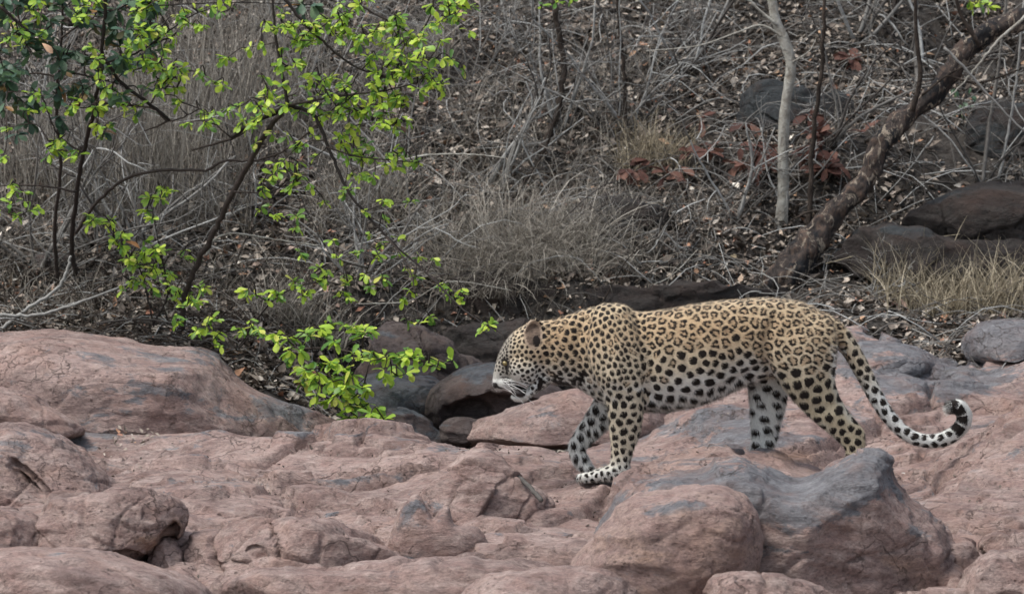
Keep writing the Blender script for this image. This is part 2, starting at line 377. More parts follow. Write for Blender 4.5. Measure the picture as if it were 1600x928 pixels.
BY = [-30, 1.2, 2.4, 3.0, 3.3, 3.65, 4.5, 6.5, 9, 14, 22, 40]
BS = [-1.5, -.45, -.12, .06, .12, .2, .56, 1.45, 2.6, 4.6, 7.5, 12]
BC = [-1.5, -.5, -.45, -.43, -.40, .22, .6, 1.45, 2.6, 4.6, 7.5, 12]
def bank_h(x, y):
    c = sstep(-1.15, -.55, x) * (1 - sstep(.8, 1.3, x))
    yy = y + .12 * perlin(np.stack([x * 1.5, 0 * x, 0 * x + 4], -1))
    z = np.interp(yy, BY, BS) * (1 - c) + np.interp(yy, BY, BC) * c
    # rock step on the right of the slope
    z = z + .16 * sstep(.9, 1.6, x) * sstep(4.15, 4.5, yy + .15 * perlin(np.stack([x * 2, 0 * x, 0 * x], -1)))
    p = np.stack([x, y, 0 * x], -1)
    z = z + .09 * fbm(p * 1.4, 4) + .02 * fbm(p * 9, 3)
    return z
bank = grid_mesh('earth_ground', axis(-2.9, 2.9, .03, -27, 27, 1.15), axis(2.3, 7.5, .03, -25, 38, 1.15), bank_h, M_EARTH)
tag(bank, kind='structure')

_YS = np.linspace(2.6, 14, 900)
def by(px, py):
    """depth at which the line of sight through a photograph pixel meets the bank"""
    q = P(np.full(900, float(px)), np.full(900, float(py)), _YS); h = bank_h(q[:, 0], q[:, 1])
    k = np.nonzero(q[:, 2] < h)[0]
    return float(_YS[k[0]]) if len(k) else 14.0
# ------------------------------------------------------------------ rocks
def rock(label, pts, Y, T=.5, B=.4, apex=None, n=2.3, mat=None, grey=.0, brown=0, gb=(), bb=(), seed=0, rough=1.0, cav=(), facet=1.0, cat='rock', group=None, name='boulder', res=1.0, jag=0.0, crack=.5, bed=1.0):
    if Y is None: Y = by(*apex) + .12
    o = smooth_path(list(pts) + [pts[0]], 10)[:-1]
    seg = np.linalg.norm(np.diff(np.concatenate([o, o[:1]]), axis=0), axis=1); cum = np.concatenate([[0], np.cumsum(seg)])
    M = int(max(90, min(420, cum[-1] / 3.6 * res))); s = np.linspace(0, cum[-1], M, endpoint=False)
    oo = np.concatenate([o, o[:1]]); O = np.stack([np.interp(s, cum, oo[:, 0]), np.interp(s, cum, oo[:, 1])], -1)
    O0 = np.stack([np.convolve(np.concatenate([O[-12:, k_], O[:, k_], O[:12, k_]]), np.ones(25) / 25, 'valid') for k_ in (0, 1)], -1)
    if jag:
        q = np.stack([O[:, 0] / 26, O[:, 1] / 26, 0 * s + seed], -1)
        O = O + jag * np.stack([perlin(q), perlin(q + 31)], -1) + .4 * jag * np.stack([perlin(q * 3), perlin(q * 3 + 31)], -1)
    c = np.array(apex if apex else O.mean(0), float)
    ext = (O.max(0) - O.min(0)).max(); K = int(max(24, min(95, ext / 2 / 3.2 * res)))
    V = []
    rr = np.concatenate([np.sin(np.linspace(0, 1, K) * math.pi / 2), np.sin(np.linspace(1, 0, K // 3) * math.pi / 2)[1:]])
    rr[0] = .001; rr[-1] = .001
    side = np.concatenate([-np.ones(K), np.ones(K // 3 - 1)])
    for r, sd_ in zip(rr, side):
        q = c + r * ((O * min(1, r) ** 4 + O0 * (1 - min(1, r) ** 4)) - c); dep = (1 - min(r, 1) ** n) ** (1 / n) * (T if sd_ < 0 else B)
        V.append(P(q[:, 0], q[:, 1], Y + sd_ * dep))
    V = np.concatenate(V); nr = len(rr)
    i = np.arange(nr - 1)[:, None] * M; j = np.arange(M)[None]
    Q = np.stack([i + j, i + (j + 1) % M, i + M + (j + 1) % M, i + M + j], -1).reshape(-1, 4)
    vx = max(.0085, min(.016, ext / 400. * .0135)) * (1.0 if Y < .5 else 1.25)
    tm = mesh_np('t', V, [Q]); md = tm.modifiers.new('r', 'REMESH'); md.mode = 'VOXEL'; md.voxel_size = vx
    ms = tm.modifiers.new('s', 'SMOOTH'); ms.factor = .5; ms.iterations = 2
    dg = bpy.context.evaluated_depsgraph_get(); me = bpy.data.meshes.new_from_object(tm.evaluated_get(dg)); bpy.data.objects.remove(tm)
    nv_ = len(me.vertices); V = np.empty(nv_ * 3, np.float32); me.vertices.foreach_get('co', V); V = V.reshape(-1, 3).astype(float)
    nm = np.empty(nv_ * 3, np.float32); me.vertices.foreach_get('normal', nm); nm = nm.reshape(-1, 3).astype(float)
    size = ext / 400.
    off = seed * 7.7 + 3
    rs = np.random.RandomState(100 + seed)
    ctr = V.mean(0)
    # broken planes: flatten the belly of the rock along a few random planes facing front and up
    if facet > 0:
        for k in range(int(4 + 4 * facet)):
            nn = np.array([rs.normal(0, .5), -1.0, rs.normal(.35, .4)]); nn /= np.linalg.norm(nn)
            pr = (V - ctr) @ nn; h = np.quantile(pr, rs.uniform(.88, .97)); ex = np.maximum(pr - h, 0)
            V = V - nn * (ex * .93 * min(1, facet * 1.3))[:, None]
    a = rough * min(.04, .08 * size)
    f1, f2, idv = worley((V + .12 * np.stack([perlin(V * 3), perlin(V * 3 + 5), perlin(V * 3 + 9)], -1)) * np.array([1, 1, 1.5]) / (.33 * size + .07) + off)
    d = a * .7 * fbm(V / (.6 * size + .08) + off, 2)
    d += facet * a * .7 * (idv - .5) * sstep(0, .08, f2 - f1) - facet * a * .45 * (1 - sstep(0, .05, f2 - f1))
    d += rough * .006 * fbm(V * np.array([8, 8, 11]) + off, 5, .62) 
    q = perlin(V * 13 + off); d -= rough * .009 * sstep(.28, .5, q) * sstep(0, .3, perlin(V * 2.1 + off))
    d += rough * .003 * fbm(V * np.array([28, 28, 40]) + off, 2)
    ck = np.abs(perlin(V * np.array([2.3, 2.3, 3.5]) / (size ** .5 + .3) + .35 * np.stack([perlin(V * 9), perlin(V * 9 + 3), perlin(V * 9 + 6)], -1) + off * 3)); d -= crack * .014 * (1 - sstep(0, .03, ck)) * sstep(-.05, .2, perlin(V * 1.8 + off))
    bz = (V @ np.array([.12, .2, 1.0]) + .035 * fbm(V * 3 + off, 3)) / (.075 + .05 * rs.rand()); fr = bz - np.floor(bz); d += bed * .012 * (sstep(0, .16, fr) - fr) * sstep(-.2, .25, perlin(V * 2.6 + off + 9))
    u, v = proj(V)
    V2 = V + nm * d[:, None]
    for (cx, cy, rx, ry, dp, *an) in cav:
        ca, sa = (math.cos(an[0]), math.sin(an[0])) if an else (1, 0)
        u2 = (u - cx) * ca + (v - cy) * sa; v2 = -(u - cx) * sa + (v - cy) * ca
        wob = 1 + .35 * perlin(np.stack([u / 18, v / 18, 0 * u + seed], -1))
        r2 = ((u2 / rx) ** 2 + (v2 / ry) ** 2) * wob
        V2[:, 1] += np.where(nm[:, 1] < .2, dp * (1 - sstep(.35, 1.15, r2)), 0)
    g = grey + paint(V, gb); b = brown + paint(V, bb)
    # keep the object origin at its base
    base = np.array([V2[:, 0].mean(), V2[:, 1].mean(), V2[:, 2].min()])
    me.name = name; me.vertices.foreach_set('co', (V2 - base).astype(np.float32).ravel()); me.update()
    for k_, a_ in (('grey', g), ('brown', b)): me.attributes.new(k_, 'FLOAT', 'POINT').data.foreach_set('value', a_.astype(np.float32))
    me.polygons.foreach_set('use_smooth', np.ones(len(me.polygons), bool)); me.materials.clear(); me.materials.append(mat or M_ROCK)
    ob = link(name, me); ob.location = base
    return tag(ob, label, cat, group)

rock('broad domed pink rock slab at left below the green leafy branches', [(-60, 560), (-40, 530), (30, 519), (110, 520), (180, 528), (240, 540), (310, 543), (345, 558), (375, 590), (430, 618), (490, 642), (535, 670), (480, 690), (300, 692), (120, 690), (-60, 690)], 2.35, T=1.15, B=.8, apex=(210, 690), n=2.0, grey=.22, gb=[(440, 630, 60, 20, .5), (320, 560, 60, 18, .35), (150, 560, 60, 14, .3)], bb=[(430, 655, 80, 14, .5)], seed=1, rough=.8, facet=.5, cat='rock')
rock('low pink rock wedge at the left edge in front of the broad domed slab', [(-60, 612), (0, 606), (50, 622), (95, 652), (130, 678), (60, 690), (-60, 690)], 1.25, T=.4, B=.3, apex=(-10, 685), seed=2, brown=.15, rough=.7, facet=.5)
rock('smooth grey pink rock with a dark split at the left edge of the platform', [(-60, 680), (0, 664), (60, 668), (110, 690), (160, 735), (195, 775), (185, 815), (100, 830), (-60, 830)], .15, T=.6, B=.5, apex=(20, 830), seed=3, grey=.15, gb=[(60, 680, 60, 14, .5), (20, 710, 40, 25, .3)], cav=[(50, 752, 50, 11, .05, .8), (42, 760, 40, 8, .05, .8)], bb=[(30, 745, 50, 30, .6)], facet=.5)
rock('squarish pink boulder with a knobbly tan right end, standing at lower left', [(52, 850), (60, 805), (85, 778), (130, 768), (200, 766), (250, 775), (285, 790), (292, 812), (280, 838), (245, 850), (225, 880), (175, 895), (80, 905), (50, 890)], -1.35, T=.4, B=.3, apex=(150, 850), seed=4, n=4.0, bb=[(235, 850, 60, 22, .8), (275, 815, 22, 30, .6)], cav=[(262, 838, 14, 26, .09, .5), (200, 872, 46, 10, .07, .1)], jag=5, facet=.5)
rock('tan rock stub wedged below the knobbly end of the squarish boulder', [(226, 885), (240, 850), (262, 838), (282, 850), (292, 880), (302, 915), (280, 960), (220, 960)], -1.5, T=.2, B=.15, apex=(262, 900), seed=5, brown=.35, jag=4)
rock('flat topped pink rock at the left edge beside the squarish boulder', [(-60, 800), (0, 793), (40, 802), (64, 822), (66, 860), (40, 900), (-60, 900)], -1.5, T=.3, B=.3, apex=(-10, 880), seed=6)
rock('long smooth pink slab filling the bottom left corner', [(-80, 870), (-20, 853), (60, 858), (140, 866), (220, 884), (290, 905), (330, 935), (330, 1010), (-80, 1010)], -2.3, T=.7, B=.5, apex=(90, 1000), seed=7, n=2.1, rough=.8, facet=.4, bb=[(60, 905, 90, 10, .3)])
rock('narrow pink block beside the small dark hollow at lower left', [(284, 860), (300, 838), (330, 832), (352, 842), (372, 880), (385, 915), (360, 960), (296, 960), (290, 905)], -1.45, T=.25, B=.2, apex=(330, 900), seed=8, cav=[(312, 912, 18, 14, .2)], jag=4)
rock('rounded pink rock with a dark vertical crack, left of the bottom centre', [(338, 850), (352, 822), (390, 812), (440, 822), (500, 818), (560, 832), (610, 850), (640, 880), (620, 920), (480, 930), (360, 925), (345, 890)], -1.5, T=.4, B=.3, apex=(440, 890), seed=9, n=2.5, cav=[(428, 850, 30, 3.5, .035, 1.15), (405, 868, 16, 9, .03, .3)], jag=5)
rock('pointed pink rock with a notched twin peak at the bottom centre', [(598, 880), (612, 836), (628, 796), (648, 770), (660, 782), (676, 812), (690, 796), (700, 788), (704, 806), (710, 822), (745, 824), (765, 850), (770, 885), (700, 905), (620, 905)], -1.5, T=.12, B=.12, apex=(670, 890), seed=10, n=2.4, grey=.2, jag=2, facet=.3, rough=.4)
rock('low pink rock ledge just right of the pointed twin peaked rock', [(700, 835), (730, 812), (790, 808), (845, 822), (868, 856), (870, 900), (780, 925), (700, 905)], -1.15, T=.35, B=.3, apex=(790, 880), seed=11, jag=5)
rock('small pale pink rock tucked against the brown boulder', [(855, 850), (880, 836), (930, 830), (960, 840), (960, 880), (890, 890), (850, 885)], -1.2, T=.2, B=.2, apex=(910, 865), seed=12, jag=4)
rock('bumpy pink rock rise in the middle of the platform before the front paw', [(640, 770), (680, 745), (700, 722), (735, 700), (775, 706), (820, 745), (855, 775), (862, 800), (780, 815), (660, 800)], -.25, T=.5, B=.4, apex=(760, 800), n=2.0, seed=13, rough=1.0, jag=3, grey=.1)
rock('long pink rock swelling across the bottom centre edge', [(330, 960), (350, 908), (420, 888), (520, 886), (640, 872), (740, 868), (830, 872), (880, 890), (900, 940), (880, 1010), (330, 1010)], -2.15, T=.6, B=.5, apex=(600, 1000), seed=14, n=2.1, jag=5)
rock('smooth pale pink rock at the bottom edge left of the brown boulder', [(700, 950), (740, 905), (820, 886), (900, 884), (965, 892), (1000, 918), (1012, 960), (1000, 1010), (700, 1010)], -2.6, T=.45, B=.4, apex=(870, 1000), seed=15, n=2.4, rough=.7, facet=.4, jag=3)
rock('large grey topped boulder with a pink front below the walking leopard', [(925, 850), (950, 800), (985, 752), (1040, 728), (1085, 726), (1128, 704), (1175, 712), (1230, 742), (1262, 738), (1318, 708), (1362, 697), (1392, 706), (1404, 750), (1440, 790), (1475, 822), (1498, 860), (1512, 905), (1500, 960), (1300, 1010), (1000, 1010), (930, 930)], -1.7, T=.75, B=.45, apex=(1250, 930), n=2.2, seed=16, crack=.3, grey=.0, gb=[(1100, 745, 150, 50, .95), (1280, 765, 130, 45, .75), (1365, 730, 50, 45, .8), (955, 820, 40, 60, .8), (1450, 815, 40, 25, .6), (1150, 820, 60, 30, .4)], bb=[(1450, 900, 80, 40, .6), (1390, 870, 80, 16, .35)], jag=6, rough=1.1)
rock('rounded reddish brown boulder with a pitted top at the front', [(886, 890), (920, 850), (960, 800), (985, 780), (1030, 772), (1090, 765), (1145, 770), (1180, 795), (1194, 835), (1190, 880), (1170, 930), (1120, 990), (930, 1000), (900, 940)], -2.3, T=.45, B=.3, apex=(1060, 890), n=2.7, seed=17, facet=.25, crack=.15, brown=.42, gb=[(1040, 795, 70, 16, .75), (1110, 790, 30, 20, .3)], bb=[(1080, 870, 120, 60, .25)], jag=5, rough=1.1)
rock('small pale pink rock at the bottom edge between the two big boulders', [(1090, 960), (1120, 915), (1160, 900), (1220, 904), (1290, 918), (1345, 945), (1350, 1000), (1090, 1000)], -2.75, T=.25, B=.2, apex=(1210, 970), seed=18, jag=4)
rock('pink rock in the bottom right corner split from its neighbour by a dark gap', [(1500, 960), (1510, 900), (1545, 868), (1600, 856), (1660, 856), (1660, 1010), (1500, 1010)], -2.2, T=.4, B=.3, apex=(1600, 960), seed=19, jag=4)
rock('small pink rock at the right edge above the bottom right corner rock', [(1535, 848), (1560, 834), (1610, 830), (1660, 832), (1660, 900), (1570, 890), (1540, 868)], -1.7, T=.3, B=.3, apex=(1610, 880), seed=20, jag=4)
rock('low pink rock behind the right flank of the grey topped boulder', [(1470, 870), (1490, 845), (1520, 848), (1535, 880), (1525, 930), (1480, 930)], -1.75, T=.2, B=.2, apex=(1505, 900), seed=21, jag=3)
# behind the leopard
rock('smooth blue grey rock dome behind the leopard tail', [(1290, 600), (1310, 548), (1345, 532), (1400, 534), (1445, 548), (1470, 570), (1440, 600), (1340, 620)], 2.75, T=.5, B=.4, apex=(1370, 600), n=2.1, seed=22, grey=.85, rough=.6, facet=.3)
rock('blue grey rounded rock at the right edge below the straw grass', [(1500, 545), (1515, 516), (1550, 502), (1600, 501), (1660, 504), (1660, 560), (1560, 575), (1510, 565)], 3.0, T=.5, B=.4, apex=(1590, 560), n=2.1, seed=23, grey=.8, rough=.6, facet=.3)
rock('sloping pink brown rock below the leopard chin and chest', [(700, 690), (740, 662), (800, 640), (860, 618), (920, 605), (1000, 610), (1040, 640), (1040, 690), (860, 700)], 1.9, T=.45, B=.4, apex=(880, 690), n=2.0, seed=24, mat=M_ROCK, grey=.18, rough=.6, facet=.4)
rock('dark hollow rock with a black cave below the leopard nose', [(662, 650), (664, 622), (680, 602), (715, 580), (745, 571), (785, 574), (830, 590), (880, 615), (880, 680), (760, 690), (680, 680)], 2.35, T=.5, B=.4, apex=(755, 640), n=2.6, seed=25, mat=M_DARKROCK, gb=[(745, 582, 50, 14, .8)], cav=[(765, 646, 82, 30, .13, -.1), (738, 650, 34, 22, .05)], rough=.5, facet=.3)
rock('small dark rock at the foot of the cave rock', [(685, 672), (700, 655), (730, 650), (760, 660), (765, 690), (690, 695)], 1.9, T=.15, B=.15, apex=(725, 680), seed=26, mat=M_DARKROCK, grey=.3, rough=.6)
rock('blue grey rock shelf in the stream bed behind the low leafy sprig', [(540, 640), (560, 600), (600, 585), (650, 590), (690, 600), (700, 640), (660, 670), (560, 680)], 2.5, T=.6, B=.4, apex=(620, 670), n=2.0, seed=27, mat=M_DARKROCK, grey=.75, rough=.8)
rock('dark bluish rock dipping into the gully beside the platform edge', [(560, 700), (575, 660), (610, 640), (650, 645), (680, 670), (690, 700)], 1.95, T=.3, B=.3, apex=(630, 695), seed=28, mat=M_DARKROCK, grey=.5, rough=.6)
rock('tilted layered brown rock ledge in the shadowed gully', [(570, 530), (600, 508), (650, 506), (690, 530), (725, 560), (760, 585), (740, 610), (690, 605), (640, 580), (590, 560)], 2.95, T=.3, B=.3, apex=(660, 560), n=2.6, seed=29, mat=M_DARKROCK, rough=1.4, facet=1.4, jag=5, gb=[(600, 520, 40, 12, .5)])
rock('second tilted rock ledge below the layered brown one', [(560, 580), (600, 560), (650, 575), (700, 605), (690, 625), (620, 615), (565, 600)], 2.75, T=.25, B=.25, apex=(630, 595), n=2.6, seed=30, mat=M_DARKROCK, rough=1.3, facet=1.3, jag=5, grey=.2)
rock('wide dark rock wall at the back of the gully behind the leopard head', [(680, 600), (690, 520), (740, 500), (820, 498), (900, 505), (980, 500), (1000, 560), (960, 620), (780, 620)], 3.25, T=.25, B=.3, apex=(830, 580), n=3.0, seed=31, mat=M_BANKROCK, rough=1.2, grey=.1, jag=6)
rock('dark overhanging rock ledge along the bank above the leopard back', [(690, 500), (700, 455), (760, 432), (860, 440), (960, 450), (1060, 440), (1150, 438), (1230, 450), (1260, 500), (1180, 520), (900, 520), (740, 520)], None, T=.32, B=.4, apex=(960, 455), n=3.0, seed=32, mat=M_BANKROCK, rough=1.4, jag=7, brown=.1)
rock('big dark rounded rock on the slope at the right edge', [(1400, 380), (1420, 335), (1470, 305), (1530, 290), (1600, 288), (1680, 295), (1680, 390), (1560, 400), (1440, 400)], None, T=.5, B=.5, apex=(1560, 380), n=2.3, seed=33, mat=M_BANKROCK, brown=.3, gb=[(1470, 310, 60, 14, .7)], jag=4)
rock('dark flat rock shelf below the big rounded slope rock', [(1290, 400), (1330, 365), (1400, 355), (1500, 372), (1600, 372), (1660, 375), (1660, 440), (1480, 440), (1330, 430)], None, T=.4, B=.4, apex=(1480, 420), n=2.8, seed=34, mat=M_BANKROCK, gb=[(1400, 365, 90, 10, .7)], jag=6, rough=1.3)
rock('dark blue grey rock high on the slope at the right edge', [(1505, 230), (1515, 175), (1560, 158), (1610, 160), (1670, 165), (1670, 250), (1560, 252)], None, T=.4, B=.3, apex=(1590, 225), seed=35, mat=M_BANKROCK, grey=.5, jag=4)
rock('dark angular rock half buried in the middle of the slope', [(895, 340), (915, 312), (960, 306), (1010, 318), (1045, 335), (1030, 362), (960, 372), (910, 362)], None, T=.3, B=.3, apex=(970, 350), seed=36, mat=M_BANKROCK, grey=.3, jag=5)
rock('blue black boulder shape standing for the shadowed hollow behind the pale slim tree', [(1150, 200), (1165, 150), (1210, 125), (1260, 140), (1320, 150), (1340, 195), (1290, 220), (1190, 222)], None, T=.3, B=.3, apex=(1240, 190), seed=37, mat=M_BANKROCK, grey=.8, jag=4)  # dark mass standing in for shadow in the rock wall hollow
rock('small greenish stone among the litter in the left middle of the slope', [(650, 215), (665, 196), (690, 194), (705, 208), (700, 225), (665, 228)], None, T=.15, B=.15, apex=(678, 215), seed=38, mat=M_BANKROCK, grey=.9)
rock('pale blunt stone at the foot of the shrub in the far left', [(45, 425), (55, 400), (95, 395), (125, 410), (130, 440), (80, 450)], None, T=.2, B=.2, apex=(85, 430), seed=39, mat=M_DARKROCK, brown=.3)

# ------------------------------------------------------------------ ground cover on the bank
def bank_points(n, x0=-2.6, x1=2.6, y0=2.5, y1=7.3):
    x = R.uniform(x0, x1, n); y = R.uniform(y0, y1, n); return np.stack([x, y, bank_h(x, y)], -1)
# leaf template: bent, obovate, 10 triangles-ish
def leaf_template(fold=.25, curl=.25, pointed=.5):
    prof = [(0, .01), (.2, .1), (.45, .19), (.7, .25), (.9, .17), (1, .02)]
    V = []; 
    for (s, w) in prof:
        zc = -curl * s * s
        V += [(s, -w, zc + fold * w), (s, 0, zc), (s, w, zc + fold * w)]
    V = np.array(V); Q = []
    for i in range(len(prof) - 1):
        a = i * 3; Q += [(a, a + 3, a + 4, a + 1), (a + 1, a + 4, a + 5, a + 2)]
    return V, np.array(Q)
LV, LQ = leaf_template()
LTV = np.array([(0, 0, .0), (.45, -.3, .1), (.5, .0, -.02), (.45, .3, .12), (1, 0, .06)]); LTQ = np.array([(0, 1, 4, 2), (0, 2, 4, 3)])
def litter(name, n, smin, smax, mat, kind, label, cat, x0=-2.6, x1=2.6, y0=2.5, y1=7.3, lift=.012, tone=(0, 1), keep=None, tilt=.45, hf=None):
    p = bank_points(n, x0, x1, y0, y1)
    if hf is not None: p[:, 2] = hf(p[:, 0], p[:, 1])
    if keep is not None: p = p[keep(p)]
    n = len(p); s = smin + (smax - smin) * R.rand(n) ** 1.8
    M = rotm(R.normal(0, tilt, n) + .3, R.normal(0, tilt, n), R.uniform(0, 6.28, n)) * s[:, None, None]
    M = M * np.stack([R.uniform(.8, 1.5, n), R.uniform(.6, 1.5, n), R.uniform(.3, 3, n)], -1)[:, None, :]
    p[:, 2] += lift * R.rand(n) * 2
    V, F = scatter(LTV, [LTQ], M, p)
    o = mesh_np(name, V, F, mat, None, {'rnd': np.repeat(tone[0] + (tone[1] - tone[0]) * R.rand(n), len(LTV))})
    return tag(o, label, cat, None, kind)
clump = lambda p: perlin(p * np.array([1.6, 1.6, 0])) + .5 * perlin(p * np.array([5, 5, 0])) + R.rand(len(p)) * .8 > .12
litter('leaf_litter', 130000, .014, .055, M_LIT, 'stuff', 'grey brown dead leaves carpeting the whole bank behind the rocks', 'leaf litter', keep=clump)
litter('leaf_litter', 9000, .02, .06, M_LIT, 'stuff', 'pinkish brown dead leaves heaped behind the domed slab at left', 'leaf litter', -2.5, -.8, 2.5, 3.7, tone=(.3, 1))
# twigs lying about
def ground_twigs(n, mat, label, lmin=.1, lmax=.55, rmin=.0012, rmax=.004, y0=2.5, y1=7.3, up=.06, x0=-2.6, x1=2.6, name='fallen_twigs'):
    mb = MB(); p = bank_points(n, x0, x1, y0, y1)
    for q in p:
        l = R.uniform(lmin, lmax); a = R.uniform(0, 6.28) if R.rand() < .5 else R.normal(0, .35) + (math.pi if R.rand() < .5 else 0)
        k = 6; t = np.linspace(0, 1, k); b = R.normal(0, .12) * l
        xy = q[:2] + np.outer(t * l, [math.cos(a), math.sin(a)]) + np.outer(np.sin(t * 3.14) * b, [-math.sin(a), math.cos(a)]) + R.normal(0, l * .015, (k, 2))
        z = bank_h(xy[:, 0], xy[:, 1]); z0 = np.linspace(z[0], z[-1], k) + up * R.rand() + np.sin(t * 3.14) * l * R.uniform(-.1, .3)
        z = np.maximum(z + .006, z0)
        r = R.uniform(rmin, rmax); mb.tube(np.column_stack([xy, z]), np.linspace(r, r * .4, k), 4)
    return tag(mb.build(name, mat), label, 'twigs', None, 'stuff')
ground_twigs(3300, M_TWIG, 'grey dead twigs strewn over the leaf covered bank')
ground_twigs(420, M_DBARK, 'tangle of roots and sticks on the ground behind the left slab', .12, .5, .0015, .005, 2.6, 3.8, .08, -2.5, -.9)
def blades(n, pos, h, lean, mat, parent=None, w=.0028, curl=.5, name='blades', seed_t=(0, 1), align=None):
    """bent grass blades as thin strips; pos (n,3)"""
    k = 6; t = np.linspace(0, 1, k)
    a = R.uniform(0, 6.28, n) if align is None else align + R.normal(0, .8, n)
    le = np.abs(R.normal(lean, .25, n)); H = h * R.uniform(.45, 1.1, n); cu = R.uniform(.2, 1, n) * curl
    ang = le[:, None] + cu[:, None] * t[None] ** 1.3 * 2.2
    seg = (H / (k - 1))[:, None]
    rad = np.concatenate([np.zeros((n, 1)), np.cumsum(np.sin(ang[:, :-1]) * seg, 1)], 1); zz = np.concatenate([np.zeros((n, 1)), np.cumsum(np.cos(ang[:, :-1]) * seg, 1)], 1)
    wig = R.normal(0, .012, (n, k)).cumsum(1) * h * 1.2
    c = np.stack([rad * np.cos(a)[:, None] - wig * np.sin(a)[:, None], rad * np.sin(a)[:, None] + wig * np.cos(a)[:, None], zz], -1) + pos[:, None]
    b = a + math.pi / 2 + R.normal(0, .8, n)
    wv = np.stack([np.cos(b), np.sin(b), R.normal(0, .3, n)], -1)[:, None] * (w * R.uniform(.6, 1.4, n)[:, None] * (1.05 - t[None] ** 2))[..., None]
    V = np.stack([c - wv, c + wv], 2).reshape(n, -1, 3)
    i = np.arange(k - 1) * 2; Q = np.stack([i, i + 1, i + 3, i + 2], -1)
    F = (Q[None] + (np.arange(n) * 2 * k)[:, None, None]).reshape(-1, 4)
    V = V.reshape(-1, 3)
    if parent is not None: V = local(parent, V)
    return mesh_np(name, V, [F], mat, parent, {'rnd': np.repeat(seed_t[0] + (seed_t[1] - seed_t[0]) * R.rand(n), 2 * k)})
# general thin dry grass, patchy
gp = bank_points(30000); wgt = perlin(gp * np.array([1.1, 1.1, 0]) + 8) + .25 - .35 * sstep(.3, 1.2, gp[:, 0]) + .35 * (gp[:, 0] < .1)
gp = gp[(R.rand(len(gp)) < np.clip(wgt, .02, .75)) & (gp[:, 1] > 3.3)]
tag(blades(len(gp), gp, .26, .45, M_GRASSG, w=.0016, curl=.7, name='dry_grass'), 'thin grey dry grass growing all over the bank', 'dry grass', None, 'stuff')
def tuft(px, py, Y, n, h, label, mat, spread=.1, lean=.3, curl=.5, w=.0022, group=None, align=None):
    Y = by(px, py); c = P(px, py, Y); x = c[0] + np.clip(R.normal(0, spread, n), -1.7 * spread, 1.7 * spread); y = Y + np.clip(R.normal(0, spread * .6, n), -spread, spread); z = bank_h(x, y)
    base = np.array([c[0], Y, float(bank_h(np.array([c[0]]), np.array([Y]))[0])])
    V = np.stack([x, y, np.maximum(z, base[2] - .1)], -1)
    o = blades(n, V - base, h, lean, mat, None, w, curl, 'grass_tuft', align=align); o.location = base
    return tag(o, label, 'grass tuft', group)
tuft(1470, 500, 3.75, 420, .34, 'wispy straw coloured grass tuft right of the fallen red leaf', M_GRASS, .15, .4, .85)
tuft(1560, 490, 3.85, 420, .38, 'tall straw grass tuft with seed heads at the right edge above the blue grey rock', M_GRASS, .16, .35, .8)
tuft(1420, 470, 4.1, 220, .34, 'thinner straw tuft behind the leopard tail base', M_GRASS, .1, .3, .6)
tuft(810, 425, 3.8, 1500, .42, 'pale drooping grass mound on the gully rim above the leopard head', M_GRASSG, .2, .75, 1.25, .0017)
tuft(900, 400, 4.1, 500, .38, 'straggly dry grass mound above the leopard shoulder', M_GRASSG, .18, .7, 1.2)
tuft(740, 380, 4.2, 450, .4, 'dry grass mound left of the gully rim mound', M_GRASSG, .2, .5, .7)
tuft(470, 510, 3.05, 600, .3, 'olive brown grass mound between the leafy branches and the gully', M_GRASSG, .12, .5, .8)
tuft(250, 330, 4.3, 700, .75, 'tall upright brown dry grass behind the arching dark branch', M_GRASSG, .25, .12, .25, .002)
tuft(350, 200, 5.1, 700, .8, 'tall upright dry grass behind the top of the green shrub', M_GRASSG, .3, .12, .3, .002)
tuft(120, 300, 4.6, 600, .7, 'tall grey dry grass at the far left behind the shrub stems', M_GRASSG, .25, .2, .4, .002)
tuft(560, 330, 4.6, 450, .4, 'grey dry grass mound behind the drooping green branch', M_GRASSG, .13, .45, .7)
tuft(1020, 260, 5.0, 300, .3, 'thin dry grass patch left of the russet leaved shrub', M_GRASS, .1, .45, .7)
tuft(640, 120, 6.0, 400, .4, 'thin grass behind the upper green branches', M_GRASSG, .12, .4, .6)

